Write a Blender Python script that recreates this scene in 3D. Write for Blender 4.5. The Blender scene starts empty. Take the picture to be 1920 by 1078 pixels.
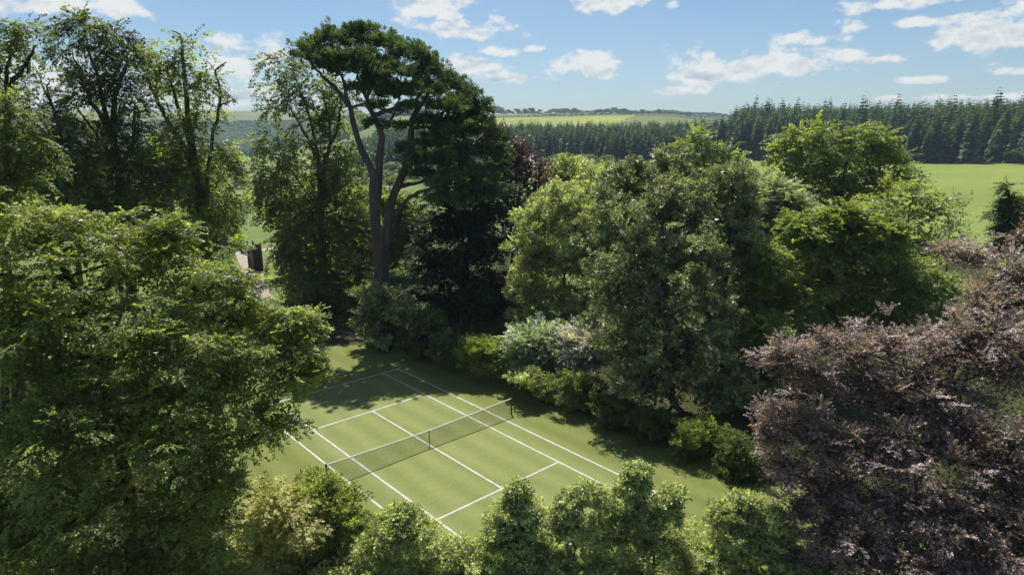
import bpy, math
import numpy as np

# ------------------------------------------------------------------ camera, world, sun, exposure
scene = bpy.context.scene
CAMZ, PITCH, FPX = 17.74, math.radians(13.47), 1232.1
camd = bpy.data.cameras.new("camera")
cam = bpy.data.objects.new("camera", camd)
scene.collection.objects.link(cam)
cam.location = (0, 0, CAMZ)
cam.rotation_euler = (math.pi / 2 - PITCH, 0, 0)
camd.sensor_width = 36.0
camd.lens = FPX / 1920 * 36
camd.clip_start = 0.1
camd.clip_end = 40000
scene.camera = cam

SUN_EL, SUN_AZ = math.radians(60), math.radians(-9)      # azimuth measured from +Y towards +X
sund = bpy.data.lights.new("sun", "SUN")
sund.energy = 5.0
sund.angle = math.radians(0.5)
sund.color = (1.0, 0.955, 0.88)
sun = bpy.data.objects.new("sun", sund)
scene.collection.objects.link(sun)
sun.rotation_euler = (-(math.pi / 2 - SUN_EL), 0, -SUN_AZ)
sun.location = (0, 60, 90)
scene.view_settings.view_transform = 'Standard'
scene.view_settings.look = 'None'
scene.view_settings.gamma = 1
scene.view_settings.exposure = 0.75
scene.view_settings.use_curve_mapping = False
scene.cycles.max_bounces = 6
scene.cycles.diffuse_bounces = 3
scene.cycles.glossy_bounces = 2
scene.cycles.transmission_bounces = 4
scene.cycles.volume_bounces = 0
scene.cycles.sample_clamp_indirect = 1.5
scene.cycles.use_denoising = True

world = bpy.data.worlds.new("World")
scene.world = world
world.use_nodes = True
SKY_STRENGTH = 0.056


def sky_world():
    nt = world.node_tree
    nt.nodes.clear()
    N = nt.nodes.new
    lk = nt.links.new
    out = N("ShaderNodeOutputWorld")
    bg = N("ShaderNodeBackground")
    bg.inputs[1].default_value = SKY_STRENGTH
    sky = N("ShaderNodeTexSky")
    sky.sky_type = 'NISHITA'
    sky.sun_disc = False
    sky.sun_elevation = SUN_EL
    sky.sun_rotation = SUN_AZ
    sky.altitude = 100
    sky.air_density = 1.0
    sky.dust_density = 0.6
    sky.ozone_density = 2.0
    tc = N("ShaderNodeTexCoord")
    sep = N("ShaderNodeSeparateXYZ")
    lk(tc.outputs["Generated"], sep.inputs[0])

    def M(op, a, b=None, c=None, clamp=False):
        n = N("ShaderNodeMath")
        n.operation = op
        n.use_clamp = clamp
        for i, x in enumerate((a, b, c)):
            if x is None:
                continue
            if isinstance(x, (int, float)):
                n.inputs[i].default_value = x
            else:
                lk(x, n.inputs[i])
        return n.outputs[0]
    az = M('ARCTAN2', sep.outputs[0], sep.outputs[1])
    el = M('ARCSINE', sep.outputs[2])
    comb = N("ShaderNodeCombineXYZ")
    lk(M('MULTIPLY', az, 1.0), comb.inputs[0])
    lk(M('MULTIPLY', el, 1.7), comb.inputs[1])

    def noise(scale, detail, rough, off=(0, 0, 0), dist=0.0):
        mp = N("ShaderNodeMapping")
        mp.inputs[1].default_value = off
        lk(comb.outputs[0], mp.inputs[0])
        n = N("ShaderNodeTexNoise")
        n.inputs["Scale"].default_value = scale
        n.inputs["Detail"].default_value = detail
        n.inputs["Roughness"].default_value = rough
        n.inputs["Distortion"].default_value = dist
        lk(mp.outputs[0], n.inputs["Vector"])
        return n.outputs[0]
    n1 = noise(26, 9, 0.6)
    n1b = noise(26, 9, 0.6, (0.0, -0.012, 0))
    nw = noise(11, 4, 0.5, (3, 1, 0))
    # clouds of the photograph, as (azimuth, elevation) spots: pixel centre and half sizes
    clouds = [(60, 8, 150, 26), (235, 20, 60, 24), (455, 122, 75, 42), (420, 80, 30, 14), (430, 178, 130, 30),
              (815, 20, 90, 24), (880, 62, 105, 22), (880, 122, 68, 22), (930, 100, 48, 12), (1002, 94, 26, 8), (948, 148, 55, 9),
              (1090, 128, 68, 23), (1145, 8, 76, 22), (1262, 10, 16, 8), (1325, 140, 85, 38), (1475, 120, 110, 32),
              (1275, 172, 42, 10), (1515, 76, 62, 15), (1600, 52, 40, 13), (1600, 110, 38, 15), (1650, 112, 48, 11), (1700, 8, 115, 16),
              (1720, 46, 45, 11), (1730, 152, 40, 7), (1868, 62, 100, 42), (1905, 133, 60, 14), (1465, 158, 24, 6),
              (1670, 185, 22, 5), (1830, 183, 100, 8), (1834, 34, 16, 5), (60, 160, 140, 60)]
    cp, sp = math.cos(PITCH), math.sin(PITCH)
    best = None
    hi = None
    for (u, v, ru, rv) in clouds:
        a, b = (u - 960) / FPX, -(v - 539) / FPX
        d = np.array([a, cp + b * sp, -sp + b * cp])
        L = np.linalg.norm(d)
        caz, cel = math.atan2(d[0], d[1]), math.asin(d[2] / L)
        ra, re = ru / FPX / L * 1.24, rv / FPX / L * 1.5
        dx = M('DIVIDE', M('SUBTRACT', az, caz), ra)
        dy0 = M('DIVIDE', M('SUBTRACT', el, cel), re)
        # flat base: the lower half falls off faster
        dy = M('MAXIMUM', dy0, M('MULTIPLY', dy0, -1.5))
        rr = M('SQRT', M('ADD', M('MULTIPLY', dx, dx), M('MULTIPLY', dy, dy)))
        f = M('MULTIPLY', M('SUBTRACT', 1.0, rr), 1.0)
        best = f if best is None else M('MAXIMUM', best, f)
        g = M('MULTIPLY', dy0, M('LESS_THAN', rr, 1.5))
        hi = g if hi is None else M('ADD', hi, g)
    # scattered cumulus in the rest of the sky
    fld = noise(5.5, 3, 0.5, (7, 2, 0))
    rest = M('MULTIPLY', M('SUBTRACT', fld, 0.55), 6.0)
    outside = M('MAXIMUM', M('GREATER_THAN', el, 0.19), M('GREATER_THAN', M('ABSOLUTE', az), 0.70))
    rest = M('SUBTRACT', M('MULTIPLY', M('ADD', rest, 3.0), outside), 3.0)
    base = M('MAXIMUM', best, rest)
    base = M('MAXIMUM', base, -2.0)
    dens = M('ADD', base, M('MULTIPLY', M('SUBTRACT', n1, 0.5), 2.9))
    dens = M('ADD', dens, M('MULTIPLY', M('SUBTRACT', nw, 0.5), 1.2))
    ss = N("ShaderNodeMapRange")
    ss.interpolation_type = 'SMOOTHSTEP'
    lk(dens, ss.inputs[0])
    ss.inputs[1].default_value = 0.12
    ss.inputs[2].default_value = 0.72
    mask = M('MULTIPLY', ss.outputs[0], 0.93)
    # relief: lighter where the puff faces up, grey towards the flat base
    rel = M('MULTIPLY', M('SUBTRACT', n1, n1b), 2.4)
    lit = M('ADD', M('ADD', 0.66, M('MULTIPLY', hi, 0.42)), rel)
    lit = M('ADD', lit, M('MULTIPLY', M('SUBTRACT', 1.0, ss.outputs[0]), 0.35), clamp=True)
    ramp = N("ShaderNodeValToRGB")
    ramp.color_ramp.elements[0].position = 0.0
    k = 0.61 / SKY_STRENGTH
    ramp.color_ramp.elements[0].color = (0.46, 0.53, 0.60, 1)
    ramp.color_ramp.elements[1].position = 0.8
    ramp.color_ramp.elements[1].color = (0.83, 0.845, 0.82, 1)
    lk(lit, ramp.inputs[0])
    # thin veil of high cloud
    wn = noise(3.2, 6, 0.62, (1, 5, 2), 0.6)
    veil = N("ShaderNodeMapRange")
    lk(wn, veil.inputs[0])
    veil.inputs[1].default_value = 0.38
    veil.inputs[2].default_value = 0.80
    veil.inputs[4].default_value = 0.22
    cl = N("ShaderNodeMix")
    cl.data_type = 'RGBA'
    cl.blend_type = 'MULTIPLY'
    cl.inputs[0].default_value = 1
    lk(ramp.outputs[0], cl.inputs[6])
    cl.inputs[7].default_value = (k, k, k, 1)
    tint = N("ShaderNodeMix")
    tint.data_type = 'RGBA'
    tint.blend_type = 'MULTIPLY'
    tint.inputs[0].default_value = 1
    lk(sky.outputs[0], tint.inputs[6])
    tint.inputs[7].default_value = (0.80, 0.93, 1.05, 1)
    m0 = N("ShaderNodeMix")
    m0.data_type = 'RGBA'
    lk(veil.outputs[0], m0.inputs[0])
    lk(tint.outputs[2], m0.inputs[6])
    m0.inputs[7].default_value = (0.60 * k, 0.68 * k, 0.74 * k, 1)
    mx = N("ShaderNodeMix")
    mx.data_type = 'RGBA'
    lk(mask, mx.inputs[0])
    lk(m0.outputs[2], mx.inputs[6])
    lk(cl.outputs[2], mx.inputs[7])
    lk(mx.outputs[2], bg.inputs[0])
    lk(bg.outputs[0], out.inputs[0])


sky_world()

# ------------------------------------------------------------------ helpers
rng = np.random.default_rng(7)
_cp, _sp = math.cos(PITCH), math.sin(PITCH)


def P(u, v, Y):
    """point seen at pixel (u, v) of the 1920-wide photograph, Y metres ahead; and metres per pixel there"""
    a, b = (u - 960) / FPX, -(v - 539) / FPX
    t = Y / (_cp + b * _sp)
    return np.array([a * t, Y, CAMZ + (-_sp + b * _cp) * t]), t / FPX


def col(c, a=1.0):
    return (c[0], c[1], c[2], a)


def new_mat(name):
    m = bpy.data.materials.new(name)
    m.use_nodes = True
    nt = m.node_tree
    b = nt.nodes["Principled BSDF"]
    return m, nt, b


def mix_nodes(nt, fac, a, b):
    n = nt.nodes.new("ShaderNodeMix")
    n.data_type = 'RGBA'
    for i, x in ((0, fac), (6, a), (7, b)):
        if isinstance(x, (int, float)):
            n.inputs[i].default_value = x
        elif isinstance(x, tuple):
            n.inputs[i].default_value = col(x)
        else:
            nt.links.new(x, n.inputs[i])
    return n.outputs[2]


def noise_node(nt, scale, detail=4, rough=0.55, coord="Object", ramp=None, stretch=None):
    tc = nt.nodes.new("ShaderNodeTexCoord")
    n = nt.nodes.new("ShaderNodeTexNoise")
    n.inputs["Scale"].default_value = scale
    n.inputs["Detail"].default_value = detail
    n.inputs["Roughness"].default_value = rough
    if stretch:
        mp = nt.nodes.new("ShaderNodeMapping")
        mp.inputs[3].default_value = stretch
        nt.links.new(tc.outputs[coord], mp.inputs[0])
        nt.links.new(mp.outputs[0], n.inputs["Vector"])
    else:
        nt.links.new(tc.outputs[coord], n.inputs["Vector"])
    if ramp:
        r = nt.nodes.new("ShaderNodeMapRange")
        r.inputs[1].default_value, r.inputs[2].default_value = ramp
        nt.links.new(n.outputs[0], r.inputs[0])
        return r.outputs[0]
    return n.outputs[0]


def bump(nt, b, h, strength, dist):
    bn = nt.nodes.new("ShaderNodeBump")
    bn.inputs["Strength"].default_value = strength
    bn.inputs["Distance"].default_value = dist
    nt.links.new(h, bn.inputs["Height"])
    nt.links.new(bn.outputs[0], b.inputs["Normal"])


def leaf_mat(name, dark, light, transl=0.35, rough=0.5, spec=0.45, vary=False):
    """foliage: each leaf takes its own tone between two colours (mesh attribute tint), part of the light passes through"""
    m, nt, b = new_mat(name)
    at = nt.nodes.new("ShaderNodeAttribute")
    at.attribute_name = "tint"
    c = mix_nodes(nt, at.outputs["Fac"], dark, light)
    if vary:
        # tree by tree differences inside a wood
        oi = nt.nodes.new("ShaderNodeObjectInfo")
        vm = nt.nodes.new("ShaderNodeMix")
        vm.data_type = 'RGBA'
        vm.blend_type = 'MULTIPLY'
        vm.inputs[0].default_value = 1
        nt.links.new(c, vm.inputs[6])
        nt.links.new(mix_nodes(nt, oi.outputs["Random"], (.62, .72, .80), (1.5, 1.35, 1.05)), vm.inputs[7])
        c = vm.outputs[2]
    nt.links.new(c, b.inputs["Base Color"])
    b.inputs["Roughness"].default_value = rough
    b.inputs["Specular IOR Level"].default_value = spec
    tr = nt.nodes.new("ShaderNodeBsdfTranslucent")
    g = nt.nodes.new("ShaderNodeMix")
    g.data_type = 'RGBA'
    g.blend_type = 'MULTIPLY'
    g.inputs[0].default_value = 1.0
    nt.links.new(c, g.inputs[6])
    g.inputs[7].default_value = (1.5, 1.55, 0.6, 1)
    nt.links.new(g.outputs[2], tr.inputs[0])
    ms = nt.nodes.new("ShaderNodeMixShader")
    ms.inputs[0].default_value = transl
    nt.links.new(b.outputs[0], ms.inputs[1])
    nt.links.new(tr.outputs[0], ms.inputs[2])
    nt.links.new(ms.outputs[0], nt.nodes["Material Output"].inputs[0])
    return m


def bark_mat(name, c1, c2, scale=3.0):
    m, nt, b = new_mat(name)
    n = noise_node(nt, scale, 6, 0.65, ramp=(0.3, 0.7), stretch=(1, 1, 0.25))
    nt.links.new(mix_nodes(nt, n, c1, c2), b.inputs["Base Color"])
    b.inputs["Roughness"].default_value = 0.9
    b.inputs["Specular IOR Level"].default_value = 0.2
    bump(nt, b, n, 0.8, 0.08)
    return m


def flat_mat(name, c1, c2, scale=8.0, rough=0.8, metallic=0.0, bmp=0.0):
    m, nt, b = new_mat(name)
    n = noise_node(nt, scale, 5, 0.6, ramp=(0.3, 0.7))
    nt.links.new(mix_nodes(nt, n, c1, c2), b.inputs["Base Color"])
    b.inputs["Roughness"].default_value = rough
    b.inputs["Metallic"].default_value = metallic
    if bmp:
        bump(nt, b, n, bmp, 0.01)
    return m


def mesh_obj(name, V, F, mat, parent=None, tint=None, smooth=False, loc=None):
    """one mesh object from arrays: V (n,3), F list of equal-length index rows, tint per face"""
    V = np.asarray(V, dtype=np.float32).reshape(-1, 3)
    F = np.asarray(F, dtype=np.int32)
    k = F.shape[1]
    me = bpy.data.meshes.new(name)
    me.vertices.add(len(V))
    if loc is not None:
        V = V - np.asarray(loc, dtype=np.float32)
    me.vertices.foreach_set("co", V.ravel())
    me.loops.add(F.size)
    me.loops.foreach_set("vertex_index", F.ravel())
    me.polygons.add(len(F))
    me.polygons.foreach_set("loop_start", np.arange(0, F.size, k, dtype=np.int32))
    me.polygons.foreach_set("loop_total", np.full(len(F), k, dtype=np.int32))
    if smooth:
        me.polygons.foreach_set("use_smooth", np.ones(len(F), dtype=bool))
    me.update(calc_edges=True)
    if tint is not None:
        at = me.attributes.new("tint", 'FLOAT', 'FACE')
        at.data.foreach_set("value", np.asarray(tint, dtype=np.float32))
    me.materials.append(mat)
    o = bpy.data.objects.new(name, me)
    scene.collection.objects.link(o)
    if parent is not None:
        o.parent = parent
    return o


def tag(o, label=None, cat=None, group=None, kind=None):
    if label:
        o["label"] = label
    if cat:
        o["category"] = cat
    if group:
        o["group"] = group
    if kind:
        o["kind"] = kind
    return o


def thing(name, loc, label, cat, group=None):
    o = bpy.data.objects.new(name, None)
    o.empty_display_size = 0.3
    scene.collection.objects.link(o)
    o.location = [float(x) for x in loc]
    return tag(o, label, cat, group)


class Tubes:
    def __init__(self):
        self.V, self.F, self.n = [], [], 0

    def add(self, pts, rad, sides=6, wob=0.0, r=rng):
        pts = np.asarray(pts, float)
        rad = np.asarray(rad, float)
        tan = np.gradient(pts, axis=0)
        tan /= np.linalg.norm(tan, axis=1)[:, None] + 1e-9
        ref = np.array([0.31, 0.95, 0.1])
        s = np.cross(tan, ref)
        s /= np.linalg.norm(s, axis=1)[:, None] + 1e-9
        w = np.cross(tan, s)
        ang = np.arange(sides) / sides * 2 * math.pi
        rr = rad[:, None] * (1 + wob * r.uniform(-1, 1, (len(pts), sides)))
        ring = pts[:, None] + rr[..., None] * (np.cos(ang)[None, :, None] * s[:, None] + np.sin(ang)[None, :, None] * w[:, None])
        n = len(pts)
        i = np.arange(n - 1)[:, None] * sides
        j = np.arange(sides)[None]
        j2 = (j + 1) % sides
        f = np.stack([i + j, i + j2, i + sides + j2, i + sides + j], -1).reshape(-1, 4) + self.n
        self.V.append(ring.reshape(-1, 3))
        self.F.append(f)
        self.n += n * sides

    def build(self, name, mat, parent=None, loc=None, smooth=True):
        return mesh_obj(name, np.concatenate(self.V), np.concatenate(self.F), mat, parent, smooth=smooth, loc=loc)


def boxes(name, lst, mat, parent=None, loc=None, rotz=0.0):
    """axis-aligned boxes (x0,y0,z0,x1,y1,z1) in the thing's own frame, as one mesh"""
    V, F = [], []
    for (x0, y0, z0, x1, y1, z1) in lst:
        n = len(V) * 8
        V.append([(x0, y0, z0), (x1, y0, z0), (x1, y1, z0), (x0, y1, z0), (x0, y0, z1), (x1, y0, z1), (x1, y1, z1), (x0, y1, z1)])
        F += [[n + a for a in f] for f in ((0, 3, 2, 1), (4, 5, 6, 7), (0, 1, 5, 4), (1, 2, 6, 5), (2, 3, 7, 6), (3, 0, 4, 7))]
    o = mesh_obj(name, np.array(V).reshape(-1, 3), F, mat, parent)
    if loc is not None:
        o.location = loc
    o.rotation_euler.z = rotz
    return o


def smooth_path(pts, n):
    """Catmull-Rom through pts"""
    pts = np.asarray(pts, float)
    if len(pts) == 2:
        t = np.linspace(0, 1, n)[:, None]
        return pts[0] * (1 - t) + pts[1] * t
    p = np.concatenate([[2 * pts[0] - pts[1]], pts, [2 * pts[-1] - pts[-2]]])
    out = []
    for t in np.linspace(0, len(pts) - 1 - 1e-6, n):
        i = int(t)
        f = t - i
        a, b, c, d = p[i], p[i + 1], p[i + 2], p[i + 3]
        out.append(0.5 * ((2 * b) + (-a + c) * f + (2 * a - 5 * b + 4 * c - d) * f * f + (-a + 3 * b - 3 * c + d) * f ** 3))
    return np.array(out)


def vnoise(p, f, seed=0):
    """cheap smooth noise, about -1..1"""
    r = np.random.default_rng(seed)
    o = np.zeros(len(p))
    for k in range(5):
        d = r.normal(size=3)
        d /= np.linalg.norm(d)
        o += np.sin(p @ d * f * r.uniform(0.7, 1.5) + r.uniform(0, 6.28))
    return o / 2.6


# ------------------------------------------------------------------ terrain
_phi = np.radians([-180, -60, -38, -22, -16, -9, 2, 12, 20, 30, 40, 60, 180])
_dd = np.array([0, 75, 110, 200, 300, 420, 600, 800, 1000, 1200, 1600, 2000, 2600, 4000, 9000.])
_left = [0, 0, -1.5, -12, -20, -25, -26, -26, -26, -26, 6, 63, 70, 60, 50]
_mid = [0, 0, -1, -4, -6, -5, 3, 18, 32, 41, 52, 61, 66, 60, 50]
_cen = [0, 0, -0.5, -3, -4, -2, 5, 22, 35, 43, 53, 61, 66, 60, 50]
_r1 = [0, 0, 0, 0, 0, 1.5, 8, 14, 20, 27, 40, 52, 60, 55, 50]
_r2 = [0, 0, 0, 0.5, 1, 3, 11, 19, 27, 34, 45, 55, 60, 55, 50]
_back = [0, 0, 0, 0, 0, 2, 6, 10, 14, 20, 30, 40, 50, 50, 50]
_tab = np.array([_back, _left, _left, _left, [a * .75 + b * .25 for a, b in zip(_left, _mid)], _mid, _cen, _cen, _r1, _r1, _r2, _r2, _back], float)


def ground_z(x, y):
    x = np.atleast_1d(np.asarray(x, float))
    y = np.atleast_1d(np.asarray(y, float))
    d = np.hypot(x, y)
    ph = np.arctan2(x, y)
    i = np.clip(np.searchsorted(_phi, ph) - 1, 0, len(_phi) - 2)
    a = np.clip((ph - _phi[i]) / (_phi[i + 1] - _phi[i]), 0, 1)
    a = a * a * (3 - 2 * a)
    j = np.clip(np.searchsorted(_dd, d, side='right') - 1, 0, len(_dd) - 2)
    b = np.clip((d - _dd[j]) / (_dd[j + 1] - _dd[j]), 0, 1)
    z = (_tab[i, j] * (1 - a) + _tab[i + 1, j] * a) * (1 - b) + (_tab[i, j + 1] * (1 - a) + _tab[i + 1, j + 1] * a) * b
    p = np.stack([x, y, 0 * x], -1)
    amp = np.clip((d - 120) / 1500, 0, 1)
    return z + amp * (vnoise(p, 0.008, 3) * 3.0 + vnoise(p, 0.02, 4) * 1.2)


def gz(x, y):
    return float(ground_z(x, y)[0])


def build_terrain():
    ths = np.unique(np.concatenate([np.linspace(-math.pi, math.radians(-50), 30), np.linspace(math.radians(-50), math.radians(50), 260),
                                    np.linspace(math.radians(50), math.pi, 30)]))
    rs = np.concatenate([[2.0, 8, 14, 20], np.geomspace(24, 4600, 180)])
    T, R = np.meshgrid(ths, rs)
    X, Y = np.sin(T) * R, np.cos(T) * R
    Z = ground_z(X.ravel(), Y.ravel()) - 0.012
    V = np.stack([X.ravel(), Y.ravel(), Z], -1)
    nt_, nr = len(ths), len(rs)
    i, j = np.meshgrid(np.arange(nr - 1), np.arange(nt_ - 1), indexing='ij')
    a = i * nt_ + j
    F = np.stack([a, a + nt_, a + nt_ + 1, a + 1], -1).reshape(-1, 4)
    F = F[:, ::-1]
    c = V[F].mean(1)
    d = np.hypot(c[:, 0], c[:, 1])
    ph = np.degrees(np.arctan2(c[:, 0], c[:, 1]))
    w = vnoise(c, 0.012, 11)
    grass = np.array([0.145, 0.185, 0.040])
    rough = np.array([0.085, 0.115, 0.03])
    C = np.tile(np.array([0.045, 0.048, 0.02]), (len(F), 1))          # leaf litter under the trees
    reg = np.zeros(len(F), int)

    def put(m, colr, r):
        C[m] = colr
        reg[m] = r
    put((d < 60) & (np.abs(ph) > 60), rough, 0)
    # sunny clearing beyond the trees on the left, down to the valley
    put((d > 72) & (d <= 420) & (ph < -8) & (ph > -60), (0.104, 0.140, 0.036), 1)
    put((d > 420) & (d <= 1200) & (ph < -13), (0.132, 0.160, 0.048), 1)
    put((d > 620) & (d <= 790) & (ph < -13), (0.160, 0.184, 0.060), 1)
    put((d > 960) & (d <= 1230) & (ph < -13), (0.136, 0.168, 0.040), 1)
    put((d > 1200) & (d <= 1790 + 40 * w) & (ph < -8), (0.028, 0.048, 0.018), 2)
    put((d > 1790 + 40 * w) & (ph < -8), (0.108, 0.132, 0.048), 2)
    put((d > 1880 + 30 * w) & (ph < -8), (0.136, 0.152, 0.060), 2)
    put((d > 120) & (d <= 410) & (ph >= -8) & (ph < 15), (0.088, 0.120, 0.032), 1)
    put((d > 690) & (ph >= -14) & (ph < -8), (0.105, 0.135, 0.045), 2)
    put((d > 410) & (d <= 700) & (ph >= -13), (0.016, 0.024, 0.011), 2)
    put((d > 700) & (d <= 1030 + 25 * w) & (ph >= -8) & (ph < 9 + w), (0.192, 0.216, 0.048), 2)
    put((d > 700) & (d <= 1010 + 25 * w) & (ph >= 9 + w) & (ph < 22), (0.112, 0.136, 0.048), 2)
    put((d > 1030 + 25 * w) & (d <= 1240) & (ph >= -8), (0.052, 0.068, 0.024), 2)
    put((d > 1120) & (d <= 1700) & (ph >= -8), (0.096, 0.112, 0.044), 2)
    put((d > 1250) & (d <= 1450) & (ph >= -8) & (ph < 1.5), (0.264, 0.216, 0.136), 2)
    put((d > 1700) & (ph >= -8), (0.048, 0.064, 0.028), 2)
    put((d > 108) & (d <= 386) & (ph >= 15) & (ph < 60), grass, 3)
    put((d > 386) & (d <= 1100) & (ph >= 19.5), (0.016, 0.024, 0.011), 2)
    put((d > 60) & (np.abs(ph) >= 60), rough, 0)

    def ground_mat(name, s1, s2, amt):
        m, nt, b = new_mat(name)
        at = nt.nodes.new("ShaderNodeAttribute")
        at.attribute_name = "soil"
        n = noise_node(nt, s1, 6, 0.6, ramp=(0.25, 0.75))
        n2 = noise_node(nt, s2, 5, 0.6, ramp=(0.3, 0.7))
        dk = nt.nodes.new("ShaderNodeMix")
        dk.data_type = 'RGBA'
        dk.blend_type = 'MULTIPLY'
        dk.inputs[0].default_value = 1.0
        nt.links.new(at.outputs["Color"], dk.inputs[6])
        nt.links.new(mix_nodes(nt, n, (1 - amt, 1 - amt * .9, 1 - amt), (1 + amt, 1 + amt * .8, 1 + amt * .6)), dk.inputs[7])
        dk2 = nt.nodes.new("ShaderNodeMix")
        dk2.data_type = 'RGBA'
        dk2.blend_type = 'MULTIPLY'
        dk2.inputs[0].default_value = 1.0
        nt.links.new(dk.outputs[2], dk2.inputs[6])
        nt.links.new(mix_nodes(nt, n2, (0.86, 0.88, 0.84), (1.12, 1.1, 1.1)), dk2.inputs[7])
        nt.links.new(dk2.outputs[2], b.inputs["Base Color"])
        b.inputs["Roughness"].default_value = 0.95
        b.inputs["Specular IOR Level"].default_value = 0.1
        bump(nt, b, n2, 0.5, 0.2)
        return m
    info = [("ground", ground_mat("woodland_floor", 0.8, 6, 0.35)), ("field", ground_mat("valley_grass", 0.03, 0.4, 0.22)),
            ("hills", ground_mat("hill_grass", 0.006, 0.05, 0.25)), ("meadow", ground_mat("meadow_grass", 0.02, 0.3, 0.16))]
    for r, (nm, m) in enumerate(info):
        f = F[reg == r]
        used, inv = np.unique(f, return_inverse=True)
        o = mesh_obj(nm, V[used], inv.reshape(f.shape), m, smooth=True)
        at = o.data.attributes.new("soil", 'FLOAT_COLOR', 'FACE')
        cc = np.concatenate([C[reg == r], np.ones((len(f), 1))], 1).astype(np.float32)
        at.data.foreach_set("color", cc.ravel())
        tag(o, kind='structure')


build_terrain()

# ------------------------------------------------------------------ tennis court
CT = np.array([-4.78, 34.90])           # centre of the court
CA = math.radians(42.13)                # direction across the court
ex = np.array([math.cos(CA), math.sin(CA)])
ey = np.array([-math.sin(CA), math.cos(CA)])


def K(a, b, z=0.0):
    p = CT + ex * a + ey * b
    return (p[0], p[1], z)


def lawn_mat():
    m, nt, b = new_mat("mown_lawn")
    n1 = noise_node(nt, 0.22, 5, 0.6, ramp=(0.3, 0.7))
    n2 = noise_node(nt, 2.5, 6, 0.65, ramp=(0.3, 0.7))
    n3 = noise_node(nt, 11, 5, 0.75, ramp=(0.3, 0.7))
    tc = nt.nodes.new("ShaderNodeTexCoord")
    mp = nt.nodes.new("ShaderNodeMapping")
    nt.links.new(tc.outputs["Object"], mp.inputs[0])
    wv = nt.nodes.new("ShaderNodeTexWave")
    wv.inputs["Scale"].default_value = 0.19
    wv.inputs["Distortion"].default_value = 2.0
    wv.inputs["Detail"].default_value = 3
    nt.links.new(mp.outputs[0], wv.inputs["Vector"])
    c = mix_nodes(nt, n1, (0.126, 0.149, 0.035), (0.174, 0.186, 0.055))
    c2 = mix_nodes(nt, n2, (0.108, 0.132, 0.027), (0.192, 0.192, 0.063))
    cc = mix_nodes(nt, 0.4, c, c2)
    c3 = mix_nodes(nt, n3, (0.070, 0.089, 0.018), (0.178, 0.181, 0.061))
    cc = mix_nodes(nt, 0.36, cc, c3)
    w2 = mix_nodes(nt, wv.outputs["Fac"], (0.80, 0.87, 0.80), (0.98, 1.0, 1.0))
    g = nt.nodes.new("ShaderNodeMix")
    g.data_type = 'RGBA'
    g.blend_type = 'MULTIPLY'
    g.inputs[0].default_value = 1
    nt.links.new(cc, g.inputs[6])
    nt.links.new(w2, g.inputs[7])
    # the playing area is cut shorter and paler than its surround
    sp = nt.nodes.new("ShaderNodeSeparateXYZ")
    nt.links.new(tc.outputs["Object"], sp.inputs[0])

    def M(op, a, b=None):
        q = nt.nodes.new("ShaderNodeMath")
        q.operation = op
        for i, x in enumerate((a, b)):
            if isinstance(x, (int, float)):
                q.inputs[i].default_value = x
            elif x is not None:
                nt.links.new(x, q.inputs[i])
        return q.outputs[0]
    dxx = M('SUBTRACT', M('ABSOLUTE', sp.outputs[0]), 5.3)
    dyy = M('SUBTRACT', M('ABSOLUTE', sp.outputs[1]), 11.6)
    dd = M('ADD', M('MAXIMUM', dxx, dyy), M('MULTIPLY', M('SUBTRACT', n2, .5), 1.3))
    mr = nt.nodes.new("ShaderNodeMapRange")
    nt.links.new(dd, mr.inputs[0])
    mr.inputs[1].default_value, mr.inputs[2].default_value = .9, -.5
    pale = nt.nodes.new("ShaderNodeMix")
    pale.data_type = 'RGBA'
    pale.blend_type = 'MULTIPLY'
    nt.links.new(mr.outputs[0], pale.inputs[0])
    nt.links.new(g.outputs[2], pale.inputs[6])
    pale.inputs[7].default_value = (1.28, 1.27, 1.6, 1)
    nt.links.new(pale.outputs[2], b.inputs["Base Color"])
    b.inputs["Roughness"].default_value = 0.9
    b.inputs["Specular IOR Level"].default_value = 0.15
    bump(nt, b, n3, 0.7, 0.03)
    return m


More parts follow.
